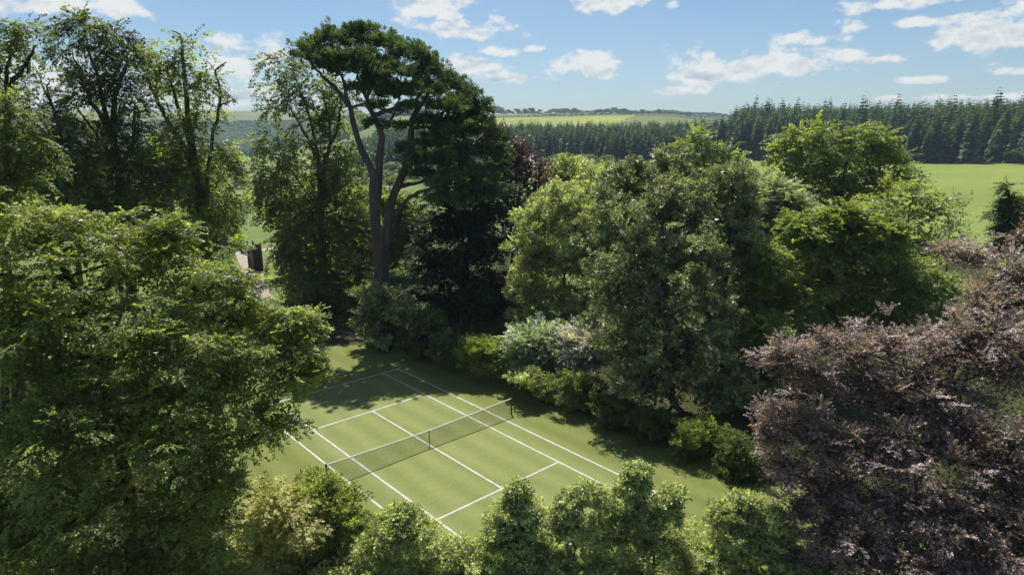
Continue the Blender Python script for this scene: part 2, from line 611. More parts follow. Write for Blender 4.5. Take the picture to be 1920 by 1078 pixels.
def court():
    # outline of the lawn in court coordinates (across, along), slightly wavy at the shrub border
    pts = []
    r = np.random.default_rng(5)
    for t in np.linspace(0, 1, 60):
        pts.append((11.0 + 1.6 * t + r.uniform(-.12, .12), -26 + 40 * t))
    for t in np.linspace(0, 1, 40):
        pts.append((12.4 - 24 * t, 14.4 + 7.5 * math.sin(t * 2.6) + r.uniform(-.15, .15)))
    pts += [(-11.5, 13), (-11.5, -26)]
    V = [K(a, b, 0.004) for a, b in pts]
    me = bpy.data.meshes.new("tennis_court")
    o = bpy.data.objects.new("tennis_court", me)
    scene.collection.objects.link(o)
    o.location = (CT[0], CT[1], 0)
    o.rotation_euler.z = CA
    me.from_pydata([(a, b, 0.004) for a, b in pts], [], [list(range(len(pts)))])
    me.materials.append(lawn_mat())
    tag(o, kind='structure')
    wl = flat_mat("line_paint", (0.27, 0.28, 0.26), (0.43, 0.42, 0.42), 2.5, 0.8)
    h = 0.055

    def line(name, x0, y0, x1, y1):
        # painted turf: slightly ragged edges, a few breaks in thickness
        n = max(2, int(max(abs(x1 - x0), abs(y1 - y0)) / 0.4))
        along_x = abs(x1 - x0) > abs(y1 - y0)
        V, F = [], []
        for k in range(n + 1):
            t = k / n
            x, y = x0 + (x1 - x0) * t, y0 + (y1 - y0) * t
            w1, w2 = h * r.uniform(.85, 1.12), h * r.uniform(.85, 1.12)
            V += [(x, y - w1, .009), (x, y + w2, .009)] if along_x else [(x + w1, y, .009), (x - w2, y, .009)]
            if k:
                q = 2 * k
                F.append((q - 2, q, q + 1, q - 1))
        return mesh_obj(name, V, F, wl, o)
    e = 0.057
    for sx in (-1, 1):
        line("doubles_sideline", sx * 5.485, -11.885, sx * 5.485, 11.885)
        line("singles_sideline", sx * 4.115, -11.885 + e, sx * 4.115, 11.885 - e)
    for sy in (-1, 1):
        line("baseline", -5.485 + e, sy * 11.885, 5.485 - e, sy * 11.885)
        line("service_line", -4.115 + e, sy * 6.4, 4.115 - e, sy * 6.4)
    line("centre_service_line", 0, -6.4 + e, 0, 6.4 - e)
    # bare soil strip along the shrub border
    V, F = [], []
    for k, t in enumerate(np.linspace(0, 1, 60)):
        y = -26 + 40 * t
        x = 11.0 + 1.6 * t
        V += [K(x - .12 + r.uniform(-.15, .15), y, .014), K(x + .75 + r.uniform(-.1, .1), y, .02)]
        if k:
            q = 2 * k
            F.append((q - 2, q - 1, q + 1, q))
    tag(mesh_obj("flower_bed_soil", V, F, flat_mat("bed_soil", (0.045, 0.035, 0.02), (0.11, 0.09, 0.05), 3, .95, bmp=.6)), kind='structure')


court()


def net():
    dk = flat_mat("net_post_paint", (0.03, 0.035, 0.03), (0.05, 0.055, 0.045), 6, 0.55)
    st = flat_mat("net_cord", (0.012, 0.014, 0.012), (0.02, 0.022, 0.02), 6, 0.8)
    bd = flat_mat("net_band", (0.50, 0.51, 0.50), (0.62, 0.62, 0.60), 6, 0.8)
    root = thing("tennis_net", K(0, 0, 0), "dark mesh tennis net with pale top band sagging between two posts across the grass court", "tennis net")
    root.rotation_euler.z = CA

    def zt(x):
        return 0.914 + (1.07 - 0.914) * (abs(x) / 6.4) ** 1.4
    X = np.arange(-6.36, 6.37, 0.048)
    V, F = [], []
    w = 0.0036

    def quad(a, b, c, d):
        n = len(V)
        V.extend([a, b, c, d])
        F.append((n, n + 1, n + 2, n + 3))
    for x in X:
        quad((x - w, 0, .03), (x + w, 0, .03), (x + w, 0, zt(x)), (x - w, 0, zt(x)))
    for k in range(21):
        f = k / 20
        xs = np.linspace(-6.36, 6.36, 40)
        for a, b in zip(xs[:-1], xs[1:]):
            za, zb = .03 + (zt(a) - .03) * f, .03 + (zt(b) - .03) * f
            quad((a, 0.001, za - w), (b, 0.001, zb - w), (b, 0.001, zb + w), (a, 0.001, za + w))
    o = mesh_obj("net_mesh", V, F, st, root)
    t = Tubes()
    xs = np.linspace(-6.36, 6.36, 50)
    t.add([(x, 0, zt(x)) for x in xs], [0.034] * 50, 6)
    t.build("top_band", bd, root)
    boxes("centre_strap", [(-.028, -.006, 0.02, .028, .006, .925)], dk, root)
    for s in (-1, 1):
        t = Tubes()
        t.add([(s * 6.4, 0, -.1), (s * 6.4, 0, 0.6), (s * 6.4, 0, 1.10)], [.05, .05, .048], 12)
        p = t.build("post", dk, root)
        t = Tubes()
        t.add([(s * 6.4, 0, 1.10), (s * 6.4, 0, 1.125), (s * 6.4, 0, 1.14)], [.056, .056, .004], 12)
        t.build("post_cap", dk, p)
        boxes("winder", [(s * 6.4 - .03, -.10, .72, s * 6.4 + .03, -.05, .84)], dk, p)


net()

# ------------------------------------------------------------------ foliage templates


def leaf_quads(base, dirv, nrm, L, W, tri=False):
    """rhombic leaves: arrays of base points, directions, normals -> (n,4,3)"""
    d = dirv / (np.linalg.norm(dirv, axis=-1, keepdims=True) + 1e-9)
    s = np.cross(nrm, d)
    s /= np.linalg.norm(s, axis=-1, keepdims=True) + 1e-9
    L = np.asarray(L)[..., None]
    W = np.asarray(W)[..., None]
    if tri:
        return np.stack([base, base + d * L * .8 - s * W * .55, base + d * L * .95 + s * W * .5], -2)
    return np.stack([base, base + d * L * .5 - s * W * .5, base + d * L, base + d * L * .5 + s * W * .5], -2)


def template(style, ratio, r, n=14, tri=False):
    """leaves of one twig of unit length along +x, z up; ratio = leaf length / twig length"""
    if style == 'frond':
        t = np.sort(r.uniform(0.08, 1.0, n))
        side = np.where(np.arange(n) % 2 == 0, 1, -1)
        base = np.stack([t, 0 * t, -0.22 * t * t], -1)
        a = r.uniform(0.5, 1.25, n) * side
        a[-1] *= .2
        d = np.stack([np.cos(a), np.sin(a), r.normal(-0.15, .28, n)], -1)
        nr = np.stack([r.normal(0, .38, n), r.normal(0, .38, n), np.ones(n)], -1)
        L = ratio * r.uniform(.7, 1.25, n)
        return leaf_quads(base, d, nr, L, L * r.uniform(.45, .7, n), tri)
    if style == 'rosette':
        # a leafy shoot: leaves in whorls, spreading from the upper end
        t = r.uniform(0.25, 1.0, n)
        a = r.uniform(0, 6.28, n)
        sp = r.uniform(.5, 1.35, n)
        base = np.stack([t, .05 * np.cos(a), .05 * np.sin(a)], -1)
        d = np.stack([np.cos(sp), np.sin(sp) * np.cos(a), np.sin(sp) * np.sin(a)], -1)
        nr = np.stack([np.sin(sp), -np.cos(sp) * np.cos(a), -np.cos(sp) * np.sin(a)], -1) + r.normal(0, .25, (n, 3))
        L = ratio * r.uniform(.7, 1.2, n)
        return leaf_quads(base, d, nr, L, L * r.uniform(.34, .5, n), tri)
    if style == 'tuft':
        t = r.uniform(0.0, 0.8, n)
        a = r.uniform(0, 6.28, n)
        sp = r.uniform(.25, 1.25, n)
        base = np.stack([t, 0 * t, 0 * t], -1)
        d = np.stack([np.cos(sp), np.sin(sp) * np.cos(a), np.sin(sp) * np.sin(a)], -1)
        nr = r.normal(0, 1, (n, 3))
        L = ratio * r.uniform(.8, 1.2, n)
        return leaf_quads(base, d, nr, L, L * .2, tri)
    if style == 'spray':
        # needle foliage on a drooping flat spray
        t = np.sort(r.uniform(0.0, 1.0, n))
        side = np.where(np.arange(n) % 2 == 0, 1, -1)
        base = np.stack([t, 0 * t, -0.35 * t * t], -1)
        a = r.uniform(0.4, 0.9, n) * side
        d = np.stack([np.cos(a), np.sin(a), r.normal(-0.3, .2, n)], -1)
        nr = np.stack([r.normal(0, .4, n), r.normal(0, .4, n), np.ones(n)], -1)
        L = ratio * r.uniform(.8, 1.3, n) * (1.25 - .5 * t)
        return leaf_quads(base, d, nr, L, L * .3, tri)


def place(templates, pos, dirv, up, scale, r, tint, jit=0.18):
    """instance twig templates as real geometry; returns V (m,3), F, tint per leaf"""
    x = dirv / (np.linalg.norm(dirv, axis=1, keepdims=True) + 1e-9)
    y = np.cross(up, x)
    y /= np.linalg.norm(y, axis=1, keepdims=True) + 1e-9
    z = np.cross(x, y)
    B = np.stack([x, y, z], 1) * scale[:, None, None]           # rows are axes
    k = r.integers(0, len(templates), len(pos))
    Vs, Ts = [], []
    for i, T in enumerate(templates):
        m = k == i
        if not m.any():
            continue
        q = np.einsum('lvc,pcd->plvd', T, B[m]) + pos[m][:, None, None]
        Vs.append(q.reshape(-1, 3))
        Ts.append((tint[m][:, None] + r.normal(0, jit, (m.sum(), len(T)))).ravel())
    V = np.concatenate(Vs)
    return V, np.clip(np.concatenate(Ts), 0, 1)


STY = dict(
    beech=dict(tpl='frond', n=24, twig=5.4, step=.5, droop=.30, arch=.25, zmin=-.45, ang=(.6, 1.1)),
    hang=dict(tpl='frond', n=24, twig=6.0, step=.5, droop=.75, arch=.35, zmin=-.6, ang=(.4, .9)),
    fan=dict(tpl='frond', n=26, twig=7.0, step=.5, droop=.06, arch=.02, updir=.18, zmin=-.35, ang=(.35, .8)),
    rosette=dict(tpl='rosette', n=18, twig=3.0, step=.7, droop=.05, arch=.15, zmin=-.3, ang=(.5, 1.0), updir=.55),
    pine=dict(tpl='tuft', n=22, twig=1.3, step=.9, droop=-.05, arch=.0, zmin=-.25, ang=(.5, 1.1), updir=.9),
    spray=dict(tpl='spray', n=16, twig=3.4, step=.5, droop=.35, arch=.25, zmin=-.4, ang=(.6, 1.0)),
)


def crown_geo(lobes, style, leaf, lai, seed, zmin=None, droop=None, sparse=0.0, tri=True, fill=0.25, back=.55, grow=1.12, dense=None, sub=9, subr=.36, subz=.85, jit=.18, ragged=0.0):
    """boughs grow from each lobe's heart to its surface and carry twigs of leaves left and right"""
    r = np.random.default_rng(seed)
    S = dict(STY[style])
    if droop is not None:
        S['droop'] = droop
    if zmin is not None:
        S['zmin'] = zmin
    tw = leaf * S['twig']
    tpl = [template(S['tpl'], leaf / tw, r, S['n'], tri) for _ in range(8)]
    C = np.array([l[0] for l in lobes])
    R = np.array([l[1] for l in lobes]) * grow
    Vs, Ts, ends = [], [], []
    core = np.zeros(len(C), bool)
    if sub:
        # every big lobe breaks up into rounded clumps of boughs with gaps between them
        C2, R2 = [], []
        for i in range(len(C)):
            nn = sub + r.integers(-1, 3)
            g = np.arange(nn) + .5
            zz = 1 - 1.62 * g / nn
            aa = g * 2.39996 + r.uniform(0, 6.28)
            d = np.stack([np.cos(aa) * np.sqrt(1 - zz ** 2), np.sin(aa) * np.sqrt(1 - zz ** 2), zz], -1) + r.normal(0, .16, (nn, 3))
            for q in d:
                c = C[i] + q * R[i] * r.uniform(.50, .80)
                dist = np.linalg.norm((c - C) / R, axis=1)
                dist[i] = 9
                if dist.min() < .55 or (q[1] > .45 and r.uniform() > back + .2):
                    continue
                k = subr * r.uniform(.62, 1.25)
                C2.append(c)
                R2.append(R[i] * k * np.array([1.1, 1.1, subz]))
        core = np.r_[np.ones(len(C), bool), np.zeros(len(C2), bool)]
        C = np.concatenate([C, np.array(C2)])
        R = np.concatenate([R, np.array(R2)])
    leaf_area = leaf * leaf * {'frond': .28, 'rosette': .21, 'tuft': .12, 'spray': .15}[S['tpl']]
    for i in range(len(C)):
        c, rr = C[i], R[i]
        rm = (rr[0] * rr[1] * rr[2]) ** (1 / 3)
        area = 4 * math.pi * ((((rr[0] * rr[1]) ** 1.6 + (rr[0] * rr[2]) ** 1.6 + (rr[1] * rr[2]) ** 1.6) / 3) ** (1 / 1.6))
        dn = dense is not None and c[2] < dense
        nleaf = area * lai / leaf_area * .45 * (1.25 if dn else 1)
        rr = rr * (1.12 if dn else 1)
        if core[i]:
            nleaf *= .14
            rr = rr * .8
        elif sub:
            nleaf *= .62
        steps = max(2, int(rm * .7 / (tw * S['step'])))
        nb = max(6, int(nleaf / (S['n'] * (2 * steps + 1))))
        d = r.normal(size=(nb * 4, 3))
        d /= np.linalg.norm(d, axis=1)[:, None]
        keep = d[:, 2] > S['zmin'] + r.uniform(-.15, .15, len(d))
        keep &= (d[:, 1] < .35) | (r.uniform(size=len(d)) < back)
        d = d[keep][:nb]
        ln = r.uniform(.55, 1.08, len(d)) ** .8
        ln[r.uniform(size=len(d)) < .14] *= 1.2
        if ragged:
            # a few long shoots push up and out of the body
            m = r.uniform(size=len(d)) < .10
            ln[m] *= 1.0 + ragged * r.uniform(.15, .45, m.sum())
        e = c + d * rr * ln[:, None]
        # boughs that would end deep inside a neighbouring lobe are left out
        q = np.linalg.norm((e[:, None] - C[None]) / R[None], axis=2)
        q[:, i] = 9
        q[:, core] = 9
        if core[i]:
            q[:] = 9
        keep = (q.min(1) > .62) | (r.uniform(size=len(d)) < .12)
        if sparse and not dn:
            keep &= vnoise(e, 2.2 / rm, seed + 5) > -1.0 + sparse * 1.2 + r.normal(0, .25, len(d))
        d, e = d[keep], e[keep]
        if len(d) == 0:
            continue
        o = c + d * rr * .12
        L = np.linalg.norm(e - o, axis=1)
        ends.append((o, e, L, d))
        ts = np.linspace(.34, 1.0, steps + 1)
        bt = r.normal(0, .16, len(d)) + .22 * vnoise(e, 1.6 / rm, seed + 9)
        for t in ts:
            tt = np.clip(t + r.normal(0, .04, len(d)), .2, 1.03)[:, None]
            hz = S['arch'] * tt * (1 - tt) - S['droop'] * .5 * tt * tt
            p = o + (e - o) * tt
            p[:, 2] += (hz[:, 0] * L)
            tan = (e - o) / L[:, None]
            tan = tan + np.array([0, 0, 1.0]) * (S['arch'] * (1 - 2 * tt) - S['droop'] * tt)
            if S.get('updir'):
                tan = tan / np.linalg.norm(tan, axis=1)[:, None] + np.array([0, 0, S['updir']])
            tan /= np.linalg.norm(tan, axis=1)[:, None]
            up = np.array([0, 0, 1.0]) + r.normal(0, .28, (len(d), 3)) + d * .6
            sidev = np.cross(up, tan)
            sidev /= np.linalg.norm(sidev, axis=1)[:, None] + 1e-9
            sides = (1, -1) if t < 1 else (0, 1, -1)
            for s in sides:
                a = r.uniform(*S['ang'], len(d))[:, None] if s else np.zeros((len(d), 1))
                dv = tan * np.cos(a) + sidev * np.sin(a) * s + r.normal(0, .12, (len(d), 3))
                sc = tw * (1.15 - .45 * tt[:, 0]) * r.uniform(.75, 1.25, len(d))
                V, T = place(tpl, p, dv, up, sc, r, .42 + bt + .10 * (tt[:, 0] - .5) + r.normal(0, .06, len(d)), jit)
                Vs.append(V)
                Ts.append(T)
        # coarser leaves in the heart of the lobe stop the light
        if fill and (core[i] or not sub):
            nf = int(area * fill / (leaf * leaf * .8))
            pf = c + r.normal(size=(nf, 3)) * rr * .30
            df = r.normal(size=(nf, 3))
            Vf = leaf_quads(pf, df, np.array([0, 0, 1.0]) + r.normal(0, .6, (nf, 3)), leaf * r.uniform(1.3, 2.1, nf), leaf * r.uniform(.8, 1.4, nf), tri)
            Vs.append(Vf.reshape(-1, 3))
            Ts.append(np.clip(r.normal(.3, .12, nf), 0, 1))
    V = np.concatenate(Vs)
    T = np.concatenate(Ts)
    F = np.arange(len(V), dtype=np.int32).reshape(-1, 3 if tri else 4)
    return V, F, T, ends


NLEAF = [0]
BARK = {}


def tree(name, label, cat, lobes, Y, style, mat, leaf_px=3.4, lai=1.5, seed=1, base=None, trunk=None, limbs=(), bark=None,
         trunk_r=None, group=None, twigs=True, auto_limbs=True, **kw):
    """lobes: (u, v, ru, rv[, Y[, ry]]) of the crown as seen in the photograph at Y metres"""
    L = []
    for l in lobes:
        yy = l[4] if len(l) > 4 and l[4] else Y
        c, s = P(l[0], l[1], yy)
        rx, rz = l[2] * s, l[3] * s
        ry = l[5] if len(l) > 5 else max(rx, rz) * .95
        L.append((c, np.array([rx, ry, rz])))
    r = np.random.default_rng(seed + 1000)
    C = np.array([l[0] for l in L])
    if base is not None:
        bx, by = P(base[0], base[1], Y)[0][0], Y + (base[2] if len(base) > 2 else 0)
    else:
        bx, by = C[:, 0].mean(), C[:, 1].mean()
    b = np.array([bx, by, gz(bx, by)])
    leaf = leaf_px * (Y / _cp) / FPX * 1.875
    if kw.get('tri', True):
        lai *= 1.4
    if kw.get('dense'):
        kw['dense'] = P(960, kw['dense'], Y)[0][2]
    V, F, T, ends = crown_geo(L, style, leaf, lai, seed, **kw)
    NLEAF[0] += len(F) * (F.shape[1] - 2)
    print("%-34s leaf %.3f n %d" % (name, leaf, len(F)))
    root = thing(name, b, label, cat, group)
    H = C[:, 2].max() - b[2]
    tr = trunk_r or max(.04, H * .016)
    tb = Tubes()
    bark = bark or BARK['grey']
    main = []
    if trunk is not None:
        pts = [b - [0, 0, .15]] + [P(u, v, Y + (dy[0] if dy else 0))[0] for (u, v, *dy) in trunk]
    else:
        topc = C[np.argmax(C[:, 2])]
        m = C.mean(0)
        pts = [b - [0, 0, .15], b * .6 + m * .4 + r.normal(0, .02 * H, 3) * [1, 1, 0], m * .5 + topc * .5, topc]
    path = smooth_path(pts, 18)
    path[1:] += r.normal(0, .0025 * H, (17, 3)) * [1, 1, 0]
    rad = tr * (1 - .92 * np.linspace(0, 1, 18) ** .9)
    rad[0] *= 1.5
    rad[1] *= 1.12
    tb.add(path, rad, 10, .06, r)
    tb.build("trunk", bark, root, loc=b)
    for lm in limbs:
        pr = lm[0]
        pl = smooth_path([P(u, v, Y + (dy[0] if dy else 0))[0] for (u, v, *dy) in lm[1:]], 14)
        pl[1:] += r.normal(0, .0018 * H, (13, 3))
        lb = Tubes()
        lb.add(pl, pr * tr * (1 - .75 * np.linspace(0, 1, 14)), 8, .07, r)
        lb.build("limb", bark, root, loc=b)
        main.append(pl)
    spine = np.concatenate([path[4:]] + main)
    if auto_limbs:
        for c, rr in L:
            dd = np.linalg.norm(spine - c, axis=1) + np.maximum(0, spine[:, 2] - c[2] + rr[2] * .3) * 1.6
            s0 = spine[np.argmin(dd)]
            if np.linalg.norm(s0 - c) < .3:
                continue
            mid = s0 * .5 + c * .5 + r.normal(0, .03, 3) * np.linalg.norm(c - s0) + [0, 0, -.06 * np.linalg.norm(c - s0)]
            lp = smooth_path([s0, mid, c], 8)
            lb = Tubes()
            k = max(.02, tr * .38 * min(1, rr.min() / (H * .12)))
            lb.add(lp, k * (1 - .6 * np.linspace(0, 1, 8)), 6, .05, r)
            lb.build("limb", bark, root, loc=b)
    if twigs:
        tb = Tubes()
        k = 0
        for (o, e, Ln, d) in ends:
            n = max(3, int(len(o) * .35))
            for q in range(min(n, len(o))):
                ft = np.array([0, .33, .66, .97])[:, None]
                S = STY[style]
                dr = kw.get('droop') if kw.get('droop') is not None else S['droop']
                pp = o[q] + (e[q] - o[q]) * ft
                pp[:, 2] += ((S['arch'] * ft * (1 - ft) - dr * .5 * ft * ft) * Ln[q])[:, 0]
                w0 = max(.012, .35 * Y / FPX * 1.9, .012 * Ln[q])
                tb.add(pp, w0 * np.array([1.3, .95, .6, .3]), 3, 0, r)
                k += 1
        if k:
            tag(tb.build("twigs", bark, root, loc=b), kind='stuff')
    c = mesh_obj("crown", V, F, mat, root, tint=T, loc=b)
    return root


BARK['grey'] = bark_mat("grey_bark", (0.05, 0.042, 0.034), (0.13, 0.115, 0.095))
BARK['dark'] = bark_mat("dark_bark", (0.022, 0.018, 0.015), (0.06, 0.05, 0.042))
BARK['pine'] = bark_mat("pine_bark", (0.05, 0.042, 0.04), (0.15, 0.125, 0.115), 1.3)

G = {}
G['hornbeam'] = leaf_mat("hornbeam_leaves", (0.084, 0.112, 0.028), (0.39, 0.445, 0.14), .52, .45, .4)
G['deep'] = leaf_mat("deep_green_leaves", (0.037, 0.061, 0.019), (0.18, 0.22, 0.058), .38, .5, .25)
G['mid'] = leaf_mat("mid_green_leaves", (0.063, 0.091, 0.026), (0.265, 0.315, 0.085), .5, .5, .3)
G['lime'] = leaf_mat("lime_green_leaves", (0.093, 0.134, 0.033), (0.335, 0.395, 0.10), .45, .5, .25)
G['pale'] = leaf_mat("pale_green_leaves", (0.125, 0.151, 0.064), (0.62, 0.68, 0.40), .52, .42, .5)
G['glossy'] = leaf_mat("glossy_leaves", (0.052, 0.078, 0.033), (0.37, 0.41, 0.20), .35, .42, .5)
G['grey'] = leaf_mat("grey_green_leaves", (0.093, 0.112, 0.070), (0.40, 0.44, 0.28), .48, .45, .35)
G['silver'] = leaf_mat("silver_leaves", (0.14, 0.19, 0.12), (0.50, 0.56, 0.43), .4, .45, .35)
G['white'] = leaf_mat("white_blossom", (0.16, 0.18, 0.13), (0.78, 0.73, 0.74), .3, .5, .3)
G['yellow'] = leaf_mat("yellow_green_leaves", (0.26, 0.27, 0.09), (0.60, 0.57, 0.28), .5, .5, .25)
G['copper'] = leaf_mat("copper_leaves", (0.055, 0.032, 0.033), (0.54, 0.42, 0.42), .28, .42, .4)
G['plum'] = leaf_mat("plum_leaves", (0.035, 0.016, 0.02), (0.15, 0.08, 0.09), .25, .45, .35)
G['pine'] = leaf_mat("pine_needles", (0.034, 0.062, 0.025), (0.15, 0.215, 0.085), .32, .55, .2)
G['yew'] = leaf_mat("dark_needles", (0.012, 0.026, 0.011), (0.045, 0.075, 0.026), .15, .6, .15)
G['spruce'] = leaf_mat("spruce_needles", (0.045, 0.08, 0.035), (0.15, 0.21, 0.09), .3, .7, .15, True)
G['far'] = leaf_mat("far_tree_leaves", (0.05, 0.08, 0.025), (0.14, 0.19, 0.06), .35, .6, .2, True)
G['brown'] = leaf_mat("brown_twiggy", (0.05, 0.042, 0.03), (0.13, 0.11, 0.075), .15, .7, .2)

# ------------------------------------------------------------------ trees near the court
tree("hornbeam_tree", "huge bright green broadleaf tree filling the lower left corner beside the court", "tree",
     [(40, 430, 110, 70, 20.5), (150, 450, 110, 70, 21), (265, 500, 100, 75, 21.5), (318, 445, 36, 50, 22), (390, 530, 95, 72, 22), (455, 590, 80, 70, 22), (555, 618, 40, 42, 22),
      (520, 680, 80, 80, 21.5), (500, 790, 80, 85, 20.5), (420, 700, 110, 110, 20.5), (300, 640, 130, 110, 20), (150, 600, 140, 120, 19.5), (10, 620, 120, 140, 19),
      (350, 860, 130, 120, 19), (210, 800, 150, 130, 18.5), (60, 820, 150, 140, 18), (130, 980, 160, 120, 17.5), (300, 1010, 130, 110, 18), (-20, 1000, 130, 130, 17),
      (425, 530, 30, 38, 22.5), (575, 700, 40, 40, 21.5), (405, 930, 60, 70, 19.5), (90, 700, 90, 80, 18.5), (240, 1070, 120, 60, 17.5), (400, 1060, 60, 50, 19), (300, 750, 100, 80, 19.5), (200, 660, 90, 80, 22.5), (300, 790, 100, 80, 22), (80, 1060, 120, 60, 19), (120, 880, 120, 90, 21.5), (330, 960, 90, 80, 20.5), (-70, 500, 80, 100, 20)],
     20, 'beech', G['hornbeam'], 3.3, .88, 11, jit=.27, base=(170, 1000, 1.5), bark=BARK['dark'], trunk_r=.34)
tree("copper_beech_tree", "large purple-brown copper beech filling the lower right corner", "tree",
     [(1470, 668, 45, 36, 25), (1520, 700, 62, 45, 25), (1600, 655, 55, 38, 25), (1670, 645, 62, 40, 25), (1640, 720, 95, 60, 24.5), (1490, 790, 62, 62, 25), (1560, 830, 80, 62, 24),
      (1740, 730, 90, 80, 24), (1815, 640, 72, 60, 25), (1900, 570, 50, 45, 26), (1850, 565, 50, 40, 25.5), (1915, 515, 40, 36, 26), (1890, 680, 95, 95, 23.5), (1800, 820, 110, 85, 23), (1660, 850, 110, 70, 23), (1470, 880, 55, 50, 24.5),
      (1560, 920, 90, 62, 23.5), (1690, 960, 120, 70, 22), (1830, 960, 120, 90, 21.5), (1920, 880, 90, 120, 21.5), (1640, 1040, 110, 60, 21.5), (1790, 1060, 140, 70, 20.5), (1960, 1040, 100, 90, 20),
      (1760, 660, 60, 45, 25), (1560, 1000, 60, 50, 23), (1505, 955, 42, 42, 24), (1590, 960, 60, 50, 23), (1440, 810, 30, 40, 25)],
     24, 'fan', G['copper'], 2.3, .66, 12, sub=8, subz=1.2, subr=.42, jit=.36, fill=.5, base=(1740, 1000, 0), bark=BARK['dark'], trunk_r=.3, sparse=.25)
tree("pine_tree", "tall spreading pine with bare forked trunks and a flat dark green crown", "tree",
     [(583, 100, 30, 20, 56), (625, 78, 36, 22, 57), (672, 80, 40, 22, 58), (722, 88, 42, 24, 59), (765, 108, 36, 24, 58), (650, 112, 42, 17, 55), (700, 118, 40, 18, 60), (745, 140, 38, 20, 56),
      (805, 140, 36, 24, 58), (840, 165, 34, 24, 59), (870, 190, 30, 22, 58), (790, 172, 40, 22, 56), (835, 205, 40, 22, 56), (880, 225, 32, 22, 58), (910, 250, 28, 22, 58), (860, 250, 42, 22, 56),
      (810, 232, 36, 18, 57), (920, 285, 28, 20, 58), (880, 290, 40, 20, 57), (840, 290, 36, 16, 59), (925, 325, 24, 14, 58), (880, 330, 44, 14, 56), (700, 150, 26, 10, 58), (612, 128, 26, 10, 57), (765, 205, 22, 10, 57), (860, 345, 50, 16, 54), (900, 205, 22, 18, 58), (930, 262, 20, 18, 58), (940, 300, 20, 18, 58), (905, 335, 34, 16, 57), (820, 270, 40, 20, 57), (700, 170, 34, 12, 60), (740, 172, 34, 16, 57), (800, 305, 34, 18, 57), (850, 310, 40, 18, 56), (900, 365, 44, 18, 56), (845, 375, 44, 16, 55), (680, 60, 24, 14, 58), (602, 112, 34, 14, 57), (572, 106, 20, 13, 58), (640, 135, 28, 10, 59), (668, 128, 40, 16, 56), (700, 200, 28, 9, 61), (745, 178, 40, 16, 59), (790, 118, 26, 18, 58), (672, 168, 24, 10, 57), (762, 285, 24, 14, 59), (742, 240, 22, 10, 60), (702, 235, 18, 8, 57), (790, 330, 30, 14, 57)],
     58, 'pine', G['pine'], 4.0, 2.6, 13, grow=1.25, sub=0, base=(712, 560), bark=BARK['pine'], trunk_r=.6,
     trunk=[(708, 480), (703, 380), (697, 325), (672, 265), (655, 200), (642, 150), (622, 112)],
     limbs=[(.62, (704, 400), (712, 300), (716, 250), (700, 215), (688, 190), (705, 140), (722, 105)),
            (.85, (722, 560, .8), (724, 440, .8), (735, 370, .6), (757, 325), (770, 270), (775, 220), (800, 180), (810, 150)),
            (.42, (760, 320), (790, 280), (840, 225), (868, 200)),
            (.42, (726, 425, .8), (762, 375, -.5), (800, 355, -1.5), (850, 345, -3)),
            (.34, (748, 350, .5), (790, 340), (840, 320), (890, 310)),
            (.4, (655, 200), (625, 160), (600, 140), (580, 112)),
            (.36, (700, 215), (735, 205), (775, 190), (800, 168)),
            (.3, (690, 190), (672, 150), (665, 110)), (.3, (775, 240), (820, 240), (880, 262), (915, 280)),
            (.25, (716, 245), (745, 200), (752, 150)), (.22, (655, 205), (690, 195), (740, 215), (770, 205))],
     twigs=True, fill=.05)
tree("tall_ash_tree", "tall open-crowned tree left of the pine, its lower boughs hanging to the ground", "tree",
     [(512, 335, 30, 22), (520, 385, 34, 30), (640, 385, 40, 40), (585, 150, 30, 26), (600, 215, 34, 26), (640, 170, 24, 26), (660, 290, 28, 34), (520, 118, 26, 22), (552, 130, 36, 30), (515, 165, 26, 24), (560, 175, 40, 30), (605, 175, 36, 36), (530, 205, 30, 22), (590, 225, 40, 28), (640, 215, 28, 36), (520, 262, 36, 26), (560, 262, 40, 26),
      (630, 275, 42, 32), (520, 310, 42, 34), (580, 320, 50, 36), (650, 345, 42, 42), (552, 370, 46, 42), (610, 400, 60, 48), (562, 430, 42, 44), (660, 430, 45, 55), (590, 475, 72, 52), (585, 530, 45, 42), (640, 530, 66, 55), (680, 560, 40, 50)],
     67, 'hang', G['mid'], 3.0, 1.6, 14, base=(612, 600), trunk_r=.45,
     trunk=[(608, 520), (604, 440), (600, 340), (592, 260), (570, 185), (545, 130)],
     limbs=[(.6, (603, 400), (612, 300), (632, 240), (640, 190)), (.45, (598, 330), (620, 260), (605, 170)), (.4, (596, 300), (560, 230), (525, 170)), (.35, (604, 400), (560, 340), (530, 300))], sparse=.32, grow=1.1, fill=.03, sub=0, dense=290)
